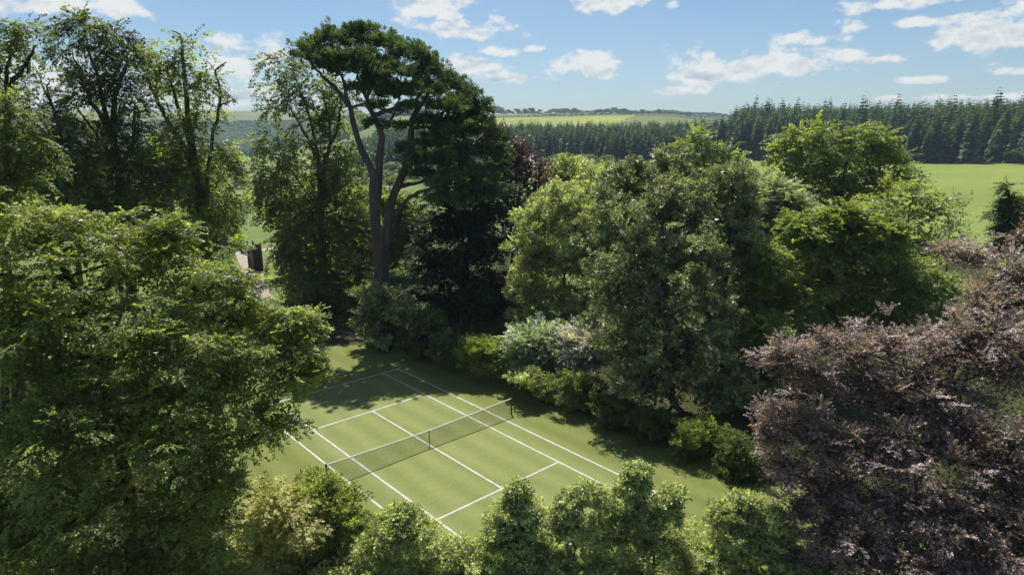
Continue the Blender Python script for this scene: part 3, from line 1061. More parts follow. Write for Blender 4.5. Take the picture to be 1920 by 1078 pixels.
tree("tall_lime_tree", "tall open tree with bare twigs standing out of its top, right of its leafier neighbour", "tree",
     [(285, 100, 26, 22), (318, 112, 36, 24), (362, 92, 32, 20), (385, 105, 16, 22), (300, 145, 36, 24), (350, 140, 42, 26), (392, 160, 24, 34), (330, 180, 36, 22), (290, 190, 26, 24),
      (390, 215, 26, 22), (345, 235, 36, 26), (310, 270, 36, 30), (405, 285, 40, 32), (360, 310, 50, 34), (415, 335, 34, 42), (320, 340, 50, 40), (400, 390, 46, 50), (340, 410, 60, 50), (408, 425, 20, 42), (300, 440, 50, 40)],
     52, 'hang', G['hornbeam'], 3.0, 1.6, 15, base=(385, 520), trunk_r=.36,
     trunk=[(378, 430), (374, 350), (362, 280), (352, 200), (345, 140), (341, 88), (338, 66), (322, 58)],
     limbs=[(.7, (372, 340), (345, 280), (310, 220), (285, 170), (272, 120)), (.55, (362, 290), (340, 220), (322, 165), (310, 120)),
            (.45, (378, 400), (392, 310), (402, 240), (412, 200), (410, 160), (404, 132), (424, 118)), (.2, (412, 200), (430, 190), (446, 186)), (.14, (341, 88), (350, 72), (346, 60)), (.14, (404, 135), (392, 118), (384, 110))], sparse=.36, grow=1.1, fill=.03, sub=0, dense=260)
tree("tall_beech_tree", "tallest leafy tree in the left group with a broad open crown", "tree",
     [(125, 48, 30, 20), (165, 52, 40, 24), (215, 66, 36, 24), (135, 90, 40, 26), (190, 100, 42, 28), (240, 110, 30, 24), (120, 135, 34, 24), (170, 145, 42, 26), (225, 150, 36, 30), (145, 190, 46, 28),
      (200, 195, 42, 28), (250, 200, 24, 34), (170, 235, 52, 30), (240, 250, 36, 36), (130, 270, 50, 34), (200, 290, 56, 38), (260, 310, 40, 40), (150, 340, 60, 42), (230, 370, 60, 50), (170, 410, 60, 40), (260, 440, 55, 40)],
     48, 'hang', G['deep'], 3.0, 1.6, 16, base=(238, 540), trunk_r=.4,
     trunk=[(235, 430), (222, 340), (208, 250), (190, 180), (172, 110), (160, 60)],
     limbs=[(.55, (212, 270), (215, 190), (235, 130), (240, 100)), (.5, (205, 240), (165, 180), (140, 110)), (.5, (222, 330), (250, 260), (252, 190)), (.4, (220, 320), (180, 250), (135, 195))], sparse=.32, grow=1.1, fill=.03, sub=0, dense=225)
tree("slender_tree", "thin-trunked leaning tree between the leftmost crowns and the tallest leafy one", "tree",
     [(70, 200, 38, 30), (105, 235, 40, 30), (60, 250, 38, 34), (110, 290, 46, 34), (75, 320, 40, 34), (125, 345, 36, 30)],
     44, 'hang', G['deep'], 3.0, 1.6, 17, base=(134, 460), trunk_r=.2, bark=BARK['dark'],
     trunk=[(128, 370), (120, 290), (98, 200), (80, 160), (66, 128)], limbs=[(.5, (98, 200), (88, 165), (96, 150))], sparse=.32, grow=1.1, fill=.03, sub=0, dense=240)
tree("corner_ash_tree", "open-crowned tree cut off by the left edge above the fir branches", "tree",
     [(10, 55, 30, 18), (48, 60, 34, 20), (20, 92, 38, 24), (62, 100, 28, 26), (20, 130, 36, 20), (60, 140, 24, 20), (-30, 90, 40, 40), (-20, 160, 40, 30), (-30, 230, 50, 50)],
     42, 'hang', G['mid'], 3.0, 1.6, 18, base=(-10, 500), trunk_r=.3, bark=BARK['dark'],
     trunk=[(-5, 320), (5, 200), (12, 160), (20, 100), (30, 60)], limbs=[(.6, (8, 170), (35, 140), (55, 110), (66, 86))], sparse=.32, grow=1.1, fill=.03, sub=0, dense=150)
tree("fir_tree", "drooping needle boughs of a conifer at the left edge over the big green tree", "tree",
     [(5, 190, 26, 14), (30, 215, 46, 12), (0, 240, 50, 18), (55, 262, 52, 13), (10, 290, 60, 18), (75, 305, 44, 13), (30, 335, 64, 16), (-30, 240, 50, 60), (0, 370, 70, 30)],
     30, 'hang', G['mid'], 3.2, 1.3, 19, sub=0, grow=1.0, base=(-30, 700), trunk_r=.25, bark=BARK['dark'], droop=.9)
for k, (lb, lobes, Y, m) in enumerate([
    ("dark understorey tree under the leftmost tall crowns", [(40, 380, 70, 45), (110, 400, 60, 50), (40, 300, 60, 50), (150, 430, 60, 50)], 60, 'deep'),
    ("mid green understorey tree behind the tallest leafy tree", [(220, 330, 60, 50), (160, 360, 50, 50), (250, 400, 70, 60), (190, 440, 60, 50)], 68, 'mid'),
    ("bright understorey tree behind the tree with bare twigs", [(330, 320, 50, 45), (290, 370, 50, 45), (380, 380, 55, 60), (330, 440, 70, 60), (392, 450, 28, 50)], 72, 'lime'),
    ("bright green tree seen behind the trunks of the pine", [(680, 400, 45, 45), (745, 400, 38, 45), (700, 460, 60, 50), (765, 460, 40, 50), (640, 470, 50, 50)], 80, 'lime'),
    ("sunlit green tree low behind the tall tree left of the pine", [(560, 400, 50, 45), (560, 470, 26, 36), (610, 450, 60, 50)], 82, 'lime')]):
    tree("understorey_tree", lb, "tree", lobes, Y, 'beech', G[m], 3.6, 1.1, 30 + k, twigs=False)
tree("yew_tree", "very dark evergreen with sweeping boughs under the right side of the pine", "tree",
     [(900, 350, 50, 28), (850, 375, 50, 36), (905, 400, 52, 44), (840, 430, 52, 48), (900, 470, 60, 56), (820, 500, 52, 60), (880, 550, 80, 60), (800, 570, 50, 52), (940, 560, 50, 60)],
     64, 'spray', G['yew'], 4.2, 1.6, 40, base=(870, 620), bark=BARK['dark'], trunk_r=.5)
tree("copper_beech_tree", "dark purple copper beech rising behind the right edge of the pine", "tree",
     [(930, 265, 16, 20), (948, 285, 26, 26), (985, 318, 42, 34), (955, 330, 42, 40), (1000, 355, 36, 36), (960, 395, 50, 50), (925, 450, 52, 50)],
     76, 'fan', G['plum'], 3.0, 1.9, 41, sub=0, grow=1.0, bark=BARK['dark'])
tree("whitebeam_tree", "pale rounded tree top directly right of the purple beech", "tree",
     [(1095, 332, 56, 34), (1052, 345, 32, 30), (1135, 350, 40, 36), (1090, 375, 66, 42), (1070, 420, 60, 50)], 78, 'rosette', G['pale'], 3.0, 1.5, 42)
tree("laurel_tree", "broad glossy tree with pale tops, left half of the big central mass", "tree",
     [(1062, 382, 52, 34), (1015, 425, 46, 44), (1090, 425, 50, 46), (1000, 480, 44, 46), (1060, 490, 60, 50), (1120, 480, 50, 60), (995, 545, 42, 46), (1060, 570, 66, 60), (1120, 570, 60, 60), (1010, 600, 44, 36)],
     57, 'rosette', G['pale'], 3.2, 1.5, 43, base=(1070, 660), bark=BARK['dark'], subz=1.1, jit=.24)
tree("holm_oak_tree", "dark central tree with many upright shoots along its top", "tree",
     [(1150, 358, 30, 34, 47.5), (1187, 345, 18, 36, 46.5), (1212, 352, 16, 34, 45.5), (1240, 322, 14, 32, 46.5), (1268, 326, 15, 34, 46.5), (1228, 372, 34, 34, 45.5), (1300, 356, 18, 34, 46.5), (1165, 352, 12, 34, 45.5), (1325, 372, 18, 30, 45.5), (1165, 395, 50, 50, 44.5), (1250, 385, 56, 52, 43.5),
      (1310, 410, 46, 56, 43.5), (1195, 460, 66, 62, 41.5), (1290, 490, 70, 66, 41.5), (1170, 545, 70, 66, 40.5), (1260, 580, 80, 76, 40.0), (1190, 640, 80, 70, 39.0), (1300, 670, 80, 80, 38.5), (1220, 720, 84, 52, 38.0), (1340, 740, 60, 60, 37.5), (1130, 450, 50, 50, 44), (1240, 520, 60, 60, 42), (1230, 440, 60, 60, 44), (1330, 600, 50, 60, 40)],
     43, 'rosette', G['glossy'], 3.3, 1.3, 44, base=(1250, 760), bark=BARK['dark'], trunk_r=.4, droop=-.1, subz=1.4, jit=.24)
tree("laurel_tree", "glossy tree on the right shoulder of the big central mass", "tree",
     [(1365, 345, 44, 34), (1335, 375, 36, 40), (1395, 385, 32, 40), (1365, 420, 50, 46), (1395, 470, 42, 52), (1350, 500, 50, 56), (1390, 560, 52, 60), (1370, 640, 56, 60), (1395, 710, 44, 56, 39.5)],
     45, 'rosette', G['glossy'], 3.2, 1.5, 45, bark=BARK['dark'], subz=1.2)
tree("field_maple_tree", "light green tree top just behind the central mass, before the spruces", "tree",
     [(1298, 268, 20, 24), (1325, 275, 26, 26), (1305, 305, 34, 30), (1362, 302, 36, 26), (1385, 325, 26, 26), (1345, 335, 46, 30)], 74, 'beech', G['lime'], 3.0, 1.2, 46, grow=1.05, sub=0)
tree("oak_tree", "large round-headed light green oak with a dark forked trunk before the meadow", "tree",
     [(1500, 262, 34, 26), (1550, 248, 42, 22), (1605, 252, 42, 24), (1652, 278, 34, 30), (1470, 300, 34, 32), (1520, 295, 42, 32), (1590, 295, 50, 34), (1655, 325, 42, 34), (1480, 345, 40, 32), (1690, 300, 20, 26), (1620, 350, 46, 34), (1540, 350, 40, 32), (1700, 340, 26, 26), (1560, 285, 44, 34), (1625, 300, 40, 34), (1500, 330, 36, 30), (1570, 330, 40, 30), (1590, 370, 44, 28)],
     70, 'beech', G['lime'], 3.0, 1.7, 47, sub=0, fill=.06, base=(1580, 520), bark=BARK['dark'], trunk_r=.5, grow=1.06,
     trunk=[(1577, 440), (1576, 385), (1578, 350), (1590, 300), (1595, 270)],
     limbs=[(.62, (1577, 375), (1555, 345), (1525, 320), (1500, 280)), (.5, (1577, 380), (1610, 355), (1650, 330)), (.4, (1540, 330), (1500, 325), (1470, 310)), (.4, (1576, 400), (1545, 380), (1520, 360))], sparse=.2)
tree("birch_tree", "feathery grey-green tree standing against the meadow, right of the oak", "tree",
     [(1665, 375, 42, 40), (1715, 370, 36, 36), (1640, 420, 46, 46), (1700, 425, 50, 48), (1745, 410, 26, 36), (1680, 475, 60, 50), (1740, 470, 36, 36)],
     60, 'beech', G['hornbeam'], 2.9, 1.4, 48, sparse=.45, sub=0, fill=.05)
tree("birch_tree", "sparse twiggy young tree with the meadow showing through it", "tree",
     [(1775, 405, 30, 32), (1800, 420, 22, 30), (1765, 450, 32, 36), (1800, 465, 24, 24)], 62, 'fan', G['grey'], 2.6, .9, 49, sparse=.5, sub=0, fill=0)
tree("willow_tree", "greyish pale green tree between the central mass and the oak", "tree",
     [(1440, 375, 36, 34), (1475, 400, 34, 36), (1430, 430, 44, 44), (1490, 445, 44, 40), (1450, 490, 50, 40)], 60, 'fan', G['grey'], 2.9, 1.3, 50)
tree("lime_tree", "bright lime green tree below the oak, broad and feathery", "tree",
     [(1560, 425, 42, 32), (1610, 440, 42, 32), (1585, 402, 34, 22), (1500, 432, 38, 30), (1655, 430, 36, 28), (1515, 465, 50, 40), (1585, 475, 60, 44), (1650, 475, 56, 42), (1700, 520, 60, 42), (1540, 525, 66, 50), (1620, 540, 76, 54), (1690, 575, 66, 44), (1560, 590, 72, 50), (1750, 545, 42, 32), (1640, 620, 66, 44)],
     46, 'beech', G['lime'], 2.9, 1.4, 51, base=(1600, 700))
tree("lime_tree", "lime green tree tucked against the right flank of the dark central tree", "tree",
     [(1440, 505, 50, 36), (1480, 545, 50, 42), (1430, 560, 50, 40), (1470, 600, 50, 46), (1420, 480, 30, 26)], 44, 'beech', G['lime'], 2.9, 1.3, 52, sparse=.2)
tree("young_maple_tree", "small bright sapling with a thin dark stem in front of the dark central tree", "tree",
     [(1440, 622, 28, 26), (1425, 660, 24, 26), (1450, 690, 24, 26), (1420, 720, 20, 30)], 40, 'beech', G['lime'], 2.9, 1.1, 53,
     trunk=[(1416, 720), (1414, 660), (1417, 600), (1415, 545)], base=(1416, 760), trunk_r=.07, bark=BARK['dark'])
tree("cedar_tree", "small dark tree with one upright spire at the right edge before the meadow", "tree",
     [(1886, 352, 7, 14), (1892, 372, 13, 12), (1885, 392, 24, 12), (1912, 385, 22, 16), (1900, 410, 34, 10), (1935, 400, 26, 22), (1875, 402, 24, 9), (1912, 422, 40, 12), (1895, 392, 16, 14), (1885, 432, 32, 12), (1918, 445, 36, 16), (1896, 456, 40, 12)],
     56, 'spray', G['deep'], 3.2, 1.6, 54, sub=0, grow=1.0, base=(1900, 470), bark=BARK['dark'])
tree("copper_beech_tree", "low purple branch tips showing between the birch and the big copper beech", "tree",
     [(1780, 470, 36, 14), (1815, 490, 40, 16), (1912, 445, 24, 14), (1850, 478, 36, 10)], 36, 'fan', G['copper'], 2.6, 1.2, 55, sub=0, bark=BARK['dark'])

# ------------------------------------------------------------------ shrubs round the court
SH = [
    ("shrub", "pale glossy shrub at the far corner of the court, under the pine trunks", [(700, 575, 26, 42), (735, 590, 36, 44), (710, 620, 40, 32), (770, 620, 36, 34), (745, 640, 50, 26)], 53, 'rosette', 'glossy', 3.4, 1.5),
    ("shrub", "upright dark shrub with a few bright tips right behind the far corner of the court", [(800, 610, 26, 30), (815, 640, 30, 28), (790, 655, 26, 18)], 50, 'rosette', 'deep', 3.4, 1.5),
    ("shrub", "low dark green shrub between the far corner shrubs and the yellow-green one", [(838, 655, 28, 24), (865, 668, 22, 18)], 47.5, 'rosette', 'deep', 3.2, 1.5),
    ("shrub", "yellow-green leafy shrub, first sunlit one along the right side of the court", [(885, 662, 26, 20), (915, 655, 30, 20), (935, 680, 30, 18), (900, 685, 24, 14), (960, 695, 20, 14)], 45, 'rosette', 'lime', 3.0, 1.5),
    ("shrub", "silver-green shrub in the sunlit border beyond the net post", [(1000, 640, 26, 22), (1022, 662, 32, 26), (990, 672, 24, 18), (1045, 690, 32, 22)], 44, 'fan', 'silver', 3.4, 1.5),
    ("shrub", "rounded fresh green shrub behind the silver one in the border", [(1050, 635, 34, 22), (1020, 645, 22, 18), (1070, 650, 26, 22)], 45, 'rosette', 'mid', 3.0, 1.6),
    ("flowering_shrub", "shrub with whitish pink blossom at the right end of the silver shrubs", [(1098, 645, 22, 20), (1085, 674, 28, 20), (1110, 665, 20, 20)], 42.5, 'fan', 'white', 3.0, 1.3),
    ("shrub", "low light green shrub edging the lawn beside the net post", [(985, 712, 30, 16), (1015, 728, 30, 18), (1045, 742, 28, 18)], 41, 'rosette', 'pale', 2.8, 1.4),
    ("shrub", "leafy green shrub at the foot of the flowering shrub", [(1075, 725, 32, 24), (1110, 735, 28, 26), (1090, 755, 32, 20)], 39.8, 'rosette', 'mid', 2.9, 1.4),
    ("shrub", "dark low shrub of the border just past the net post", [(1135, 770, 34, 26), (1175, 785, 34, 26)], 37.5, 'rosette', 'deep', 3.0, 1.5),
    ("shrub", "dark shaded shrub midway down the right border", [(1215, 800, 36, 28), (1255, 815, 32, 30)], 35.5, 'rosette', 'deep', 3.0, 1.5),
    ("shrub", "rounded shrub with a few lit leaves under the dark central tree", [(1300, 815, 44, 34), (1345, 835, 36, 34), (1290, 845, 30, 20)], 33.5, 'rosette', 'mid', 3.0, 1.4),
    ("shrub", "dark shrub at the near end of the right border, against the copper beech", [(1385, 850, 36, 40), (1370, 885, 30, 22), (1420, 880, 30, 34)], 31.5, 'rosette', 'deep', 3.0, 1.5),
    ("japanese_maple", "yellow feathery shrub at the bottom, right of the huge green tree", [(520, 925, 52, 36), (545, 970, 48, 42), (500, 990, 52, 44), (530, 1040, 60, 44), (480, 1050, 46, 36)], 24, 'beech', 'yellow', 3.8, 1.3),
    ("shrub", "mid green shrub between the yellow shrub and the near left court corner", [(600, 905, 42, 28), (640, 935, 42, 32), (620, 980, 46, 40), (665, 985, 36, 36), (610, 1040, 50, 44)], 25.3, 'rosette', 'hornbeam', 3.8, 1.3),
    ("broadleaf_shrub", "pointed pale grey-green shrub before the near left court corner", [(757, 938, 10, 14), (750, 968, 32, 20), (765, 980, 34, 22), (725, 990, 40, 26), (785, 1000, 40, 28), (710, 1040, 46, 40), (780, 1050, 56, 40), (670, 1060, 40, 30)], 23.3, 'rosette', 'pale', 3.8, 1.35),
    ("broadleaf_shrub", "low shrub covering the near end of the singles sideline", [(850, 1030, 40, 26), (890, 1035, 34, 34), (830, 1060, 50, 30), (920, 1060, 50, 34)], 23.8, 'rosette', 'pale', 3.8, 1.3),
    ("broadleaf_shrub", "shrub with one tall leafy spike before the near service line", [(973, 895, 14, 16), (970, 938, 30, 20), (950, 975, 34, 24), (985, 970, 34, 24), (940, 1000, 38, 36), (985, 1010, 38, 36), (950, 1050, 66, 40), (1010, 1040, 50, 40)], 23, 'rosette', 'pale', 3.8, 1.35),
    ("broadleaf_shrub", "rounded shrub with two leafy heads right of the spiked shrub", [(1098, 900, 22, 16), (1075, 915, 26, 18), (1060, 940, 22, 20), (1040, 975, 34, 26), (1085, 985, 40, 38), (1060, 1040, 60, 44), (1110, 1040, 50, 44)], 22.8, 'rosette', 'pale', 3.8, 1.35),
    ("broadleaf_shrub", "tallest pale shrub at the bottom, overlapping the doubles sideline", [(1195, 862, 20, 15), (1190, 885, 24, 16), (1262, 905, 18, 14), (1150, 925, 34, 28), (1200, 945, 40, 34), (1250, 935, 24, 24), (1150, 985, 46, 42), (1220, 1000, 56, 46), (1180, 1050, 80, 44), (1290, 1030, 56, 44), (1330, 1050, 50, 34)], 23, 'rosette', 'pale', 3.8, 1.35),
    ("broadleaf_shrub", "shrub of pale leafy heads between the court and the copper beech", [(1360, 935, 26, 16), (1400, 915, 28, 16), (1455, 945, 28, 16), (1385, 950, 34, 22), (1370, 975, 34, 28), (1440, 975, 40, 26), (1400, 1010, 56, 36), (1460, 1000, 28, 26), (1390, 1060, 80, 36)], 23.5, 'rosette', 'pale', 3.8, 1.3),
    ("broadleaf_shrub", "low shrub at the foot of the copper beech at the bottom edge", [(1500, 1040, 50, 28), (1545, 1050, 40, 26), (1470, 1050, 40, 30)], 23, 'rosette', 'pale', 3.8, 1.3),
]
for k, (nm, lb, lobes, Y, st, m, lp, lai) in enumerate(SH):
    if Y < 30:
        lobes = [(u, v + (16 if ru >= 30 else 28), ru * (1.08 if ru >= 30 else .8), rv * (.95 if ru >= 30 else .72)) for (u, v, ru, rv) in lobes]
    tree(nm, lb, "shrub", lobes, Y, st, G[m], lp, lai * (.44 if Y < 30 else 1), 60 + k, bark=BARK['dark'], back=.6, grow=1.05, tri=Y > 30, jit=.34 if Y < 30 else .22, subr=.42, sub=8, subz=.9, ragged=1.0 if Y < 30 else 0)

# ------------------------------------------------------------------ undergrowth on the woodland floor
def undergrowth(name, region, n, leaf, mat, seed, hgt=.8):
    r = np.random.default_rng(seed)
    x = r.uniform(region[0], region[1], n * 3)
    y = r.uniform(region[2], region[3], n * 3)
    rel = np.stack([x - CT[0], y - CT[1]], -1)
    a, b = rel @ ex, rel @ ey
    keep = (np.hypot(x, y) > 26) & ~((a < 12.9) & (a > -13) & (b > -26) & (b < 23)) & region[4](x, y)
    x, y = x[keep][:n], y[keep][:n]
    z = ground_z(x, y)
    h = hgt * (.5 + .5 * vnoise(np.stack([x, y, 0 * x], -1), .5, seed)) * r.uniform(.3, 1, len(x))
    tpl = [template('rosette', .5, r, 9) for _ in range(6)]
    V, T = place(tpl, np.stack([x, y, z + h], -1), np.stack([r.normal(0, .4, len(x)), r.normal(0, .4, len(x)), np.ones(len(x))], -1),
                 np.tile([1.0, .2, 0], (len(x), 1)), leaf * 2 * r.uniform(.7, 1.3, len(x)), r, r.uniform(.2, .6, len(x)))
    o = mesh_obj(name, V, np.arange(len(V)).reshape(-1, 4), mat, tint=T)
    tag(o, kind='stuff')
    NLEAF[0] += len(V) // 4


undergrowth("undergrowth", (-42, 60, 38, 100, lambda x, y: x > -.36 * y), 9000, .22, G['deep'], 5)

# ------------------------------------------------------------------ path, gate and track beyond the far left corner


def strip(name, pts, w, mat, dz=.05, kind='structure'):
    c = smooth_path(np.array([P(u, v, 60)[0] for u, v in pts]) if False else np.array(pts), 40)
    t = np.gradient(c, axis=0)
    t /= np.linalg.norm(t, axis=1)[:, None]
    s = np.stack([-t[:, 1], t[:, 0]], -1)
    w = np.interp(np.linspace(0, 1, len(c)), np.linspace(0, 1, len(w)), w) * rng.uniform(.93, 1.07, len(c))
    V, F = [], []
    for k in range(len(c)):
        row = []
        for q in np.linspace(-1, 1, 5):
            xy = c[k] + s[k] * w[k] * .5 * q
            row.append((xy[0], xy[1], gz(*xy) + dz))
        V += row
        if k:
            for q in range(4):
                a = (k - 1) * 5 + q
                F.append((a, a + 5, a + 6, a + 1))
    return tag(mesh_obj(name, V, F, mat), kind=kind)


def gp(u, v):
    """ground point under pixel (u, v), z = 0 plane"""
    b = -(v - 539) / FPX
    t = CAMZ / (_sp - b * _cp)
    return np.array([(u - 960) / FPX * t, (_cp + b * _sp) * t])


dirt = flat_mat("path_grit", (0.17, 0.14, 0.11), (0.30, 0.26, 0.21), 1.5, .95, bmp=.4)
slate = flat_mat("pale_gravel", (0.34, 0.35, 0.36), (0.50, 0.51, 0.52), 1.5, .95)
strip("path", [gp(548, 622), gp(520, 590), gp(490, 545), gp(474, 500), gp(462, 462), gp(470, 440), gp(530, 428)], [1.6, 1.6, 1.7, 2.2, 3.2, 5, 6], dirt)
strip("drive", [gp(520, 458), gp(548, 480), gp(575, 500), gp(640, 520)], [2.2, 2.6, 3, 3], slate)
strip("court_edge_path", [gp(560, 632), gp(600, 630), gp(640, 622), gp(690, 640)], [.7, .7, .6, .4], flat_mat("damp_grit", (0.07, 0.055, 0.04), (0.13, 0.105, 0.08), 1.5, .95), .03)

wood_d = flat_mat("dark_stained_timber", (0.022, 0.014, 0.012), (0.05, 0.03, 0.024), 5, .8, bmp=.4)
wood_l = flat_mat("weathered_timber", (0.15, 0.10, 0.06), (0.26, 0.19, 0.12), 5, .8, bmp=.4)
gb = gp(478, 498)
gate = thing("garden_gate", (gb[0], gb[1], gz(*gb)), "tall timber gate with one pale and one dark leaf open across the path", "gate")
s_ = P(478, 498, gb[1])[1]
for nm, u0, u1, hh, mt in (("gate_leaf", -9, -1, 50, wood_l), ("gate_leaf", 1, 12, 52, wood_d)):
    a0, a1 = u0 * s_, u1 * s_
    leaf_o = boxes(nm, [(a0, -.03, .95 * hh * s_ - .12, a1, -.02, .95 * hh * s_), (a0, -.03, .4, a1, -.02, .52)], mt, gate)
    nbd = 5
    for q in range(nbd):
        x0 = a0 + (a1 - a0) * q / nbd
        x1 = a0 + (a1 - a0) * (q + 1) / nbd - .012
        boxes("board", [(x0, -.018, .05, x1, .018, hh * s_ - .03 * (q % 2))], mt, leaf_o)
for u, hh in ((-10.5, 58), (0, 58), (13.5, 54)):
    boxes("gate_post", [(u * s_ - .11, -.11, -.2, u * s_ + .11, .11, hh * s_)], wood_d, gate)
pb = gp(452, 452)
ps = thing("fence_post", (pb[0], pb[1], gz(*pb)), "short dark timber post beside the path beyond the gate", "post")
boxes("post", [(-.14, -.14, -.2, .14, .14, 1.5)], wood_d, ps)
boxes("post_cap", [(-.18, -.18, 1.5, .18, .18, 1.56)], wood_d, ps)

# ------------------------------------------------------------------ conifers and far trees
def spruce_mesh(seed, H=1.0, rings=17):
    """unit-height spruce: needle boughs in whorls on a tapered trunk"""
    r = np.random.default_rng(seed)
    Vs, Ts = [], []
    w0 = r.uniform(.17, .21)
    for k in range(rings):
        t = k / rings
        z = .07 + .93 * t ** .92
        R = w0 * (1 - t) ** .8 * r.uniform(.8, 1.15) + .008
        n = int(7 + 6 * (1 - t))
        a = r.uniform(0, 6.28) + np.arange(n) / n * 6.28 + r.normal(0, .18, n)
        Lb = R * r.uniform(.7, 1.2, n)
        d = np.stack([np.cos(a), np.sin(a), np.full(n, -.28 + .6 * t)], -1)
        base = np.stack([0 * a, 0 * a, np.full(n, z)], -1) + r.normal(0, .006, (n, 3))
        up = np.array([0, 0, 1.0]) + r.normal(0, .62, (n, 3))
        Vs.append(leaf_quads(base, d, up, Lb, Lb * r.uniform(.6, .9, n)).reshape(-1, 3))
        Ts.append(np.clip(r.normal(.4, .2, n), 0, 1))
        # hanging side sprays
        b2 = base + d * Lb[:, None] * .5
        for s in (-1, 1):
            a2 = a + s * .8
            d2 = np.stack([np.cos(a2), np.sin(a2), np.full(n, -.55 + .6 * t)], -1)
            Vs.append(leaf_quads(b2, d2, up, Lb * .6, Lb * .4).reshape(-1, 3))
            Ts.append(np.clip(r.normal(.4, .2, n), 0, 1))
    V = np.concatenate(Vs)
    return V, np.arange(len(V)).reshape(-1, 4), np.concatenate(Ts)


def broad_mesh(seed, n=420):
    r = np.random.default_rng(seed)
    L = [(np.array([r.normal(0, .16), r.normal(0, .16), .62 + r.normal(0, .1)]), r.uniform(.2, .32)) for _ in range(7)]
    ps, ds = [], []
    for c, q in L:
        d = r.normal(size=(n // 7, 3))
        d /= np.linalg.norm(d, axis=1)[:, None]
        d[:, 2] = np.abs(d[:, 2]) * .9 - .15
        ps.append(c + d * q * r.uniform(.8, 1.05, (len(d), 1)))
        ds.append(d)
    p, d = np.concatenate(ps), np.concatenate(ds)
    V = leaf_quads(p, np.cross(d, r.normal(size=d.shape)), d + r.normal(0, .4, d.shape), np.full(len(p), .11), np.full(len(p), .09)).reshape(-1, 3)
    return V, np.arange(len(V)).reshape(-1, 4), np.clip(r.normal(.5, .22, len(p)), 0, 1)


trunk_tube = Tubes()
trunk_tube.add([(0, 0, -.02), (0, 0, .35), (0, 0, .9)], [.012, .009, .003], 6)
SPR, BRO = [], []


def proto(name, geo, mat, lst):
    V, F, T = geo
    c = mesh_obj("crown", V, F, mat, tint=T)
    me = c.data
    bpy.data.objects.remove(c)
    lst.append(me)


for s in range(6):
    proto("spruce", spruce_mesh(100 + s), G['spruce'], SPR)
for s in range(4):
    proto("broad", broad_mesh(120 + s), G['far'], BRO)
PALE = []
for s in range(2):
    proto("broad_pale", broad_mesh(130 + s), G['grey'], PALE)
_t = trunk_tube.build("trunk", BARK['dark'])
TRUNK_ME = _t.data
bpy.data.objects.remove(_t)


def far_tree(name, x, y, h, me, label, group, r, wid=1.0):
    root = thing(name, (x, y, gz(x, y)), label, "tree", group)
    root.scale = (h * wid, h * wid, h)
    root.rotation_euler.z = r.uniform(0, 6.28)
    for nm, m in (("trunk", TRUNK_ME), ("crown", me)):
        c = bpy.data.objects.new(nm, m)
        scene.collection.objects.link(c)
        c.parent = root
    return root


def gn_forest(name, pts, scl, meshes, seed):
    """an uncountable wood: points carrying instances of the tree meshes"""
    r = np.random.default_rng(seed)
    me = bpy.data.meshes.new(name)
    me.vertices.add(len(pts))
    me.vertices.foreach_set("co", np.asarray(pts, np.float32).ravel())
    at = me.attributes.new("size", 'FLOAT_VECTOR', 'POINT')
    at.data.foreach_set("vector", np.asarray(scl, np.float32).ravel())
    rt = me.attributes.new("turn", 'FLOAT_VECTOR', 'POINT')
    rt.data.foreach_set("vector", np.stack([0 * scl[:, 0], 0 * scl[:, 0], r.uniform(0, 6.28, len(pts))], -1).astype(np.float32).ravel())
    o = bpy.data.objects.new(name, me)
    scene.collection.objects.link(o)
    ng = bpy.data.node_groups.new(name, 'GeometryNodeTree')
    ng.interface.new_socket(name="Geometry", in_out='INPUT', socket_type='NodeSocketGeometry')
    ng.interface.new_socket(name="Geometry", in_out='OUTPUT', socket_type='NodeSocketGeometry')
    gi = ng.nodes.new("NodeGroupInput")
    go = ng.nodes.new("NodeGroupOutput")
    jn = ng.nodes.new("GeometryNodeJoinGeometry")
    for src in meshes:
        oi = ng.nodes.new("GeometryNodeObjectInfo")
        oi.inputs["Object"].default_value = src
        oi.inputs["As Instance"].default_value = True
        oi.transform_space = 'ORIGINAL'
        ng.links.new(oi.outputs["Geometry"], jn.inputs[0])
    ip = ng.nodes.new("GeometryNodeInstanceOnPoints")
    ip.inputs["Pick Instance"].default_value = True
    ng.links.new(gi.outputs[0], ip.inputs["Points"])
    ng.links.new(jn.outputs[0], ip.inputs["Instance"])
    for nm, sk in (("size", "Scale"), ("turn", "Rotation")):
        na = ng.nodes.new("GeometryNodeInputNamedAttribute")
        na.data_type = 'FLOAT_VECTOR'
        na.inputs["Name"].default_value = nm
        ng.links.new(na.outputs[0], ip.inputs[sk])
    ng.links.new(ip.outputs[0], go.inputs[0])
    md = o.modifiers.new("trees", 'NODES')
    md.node_group = ng
    return tag(o, kind='stuff')


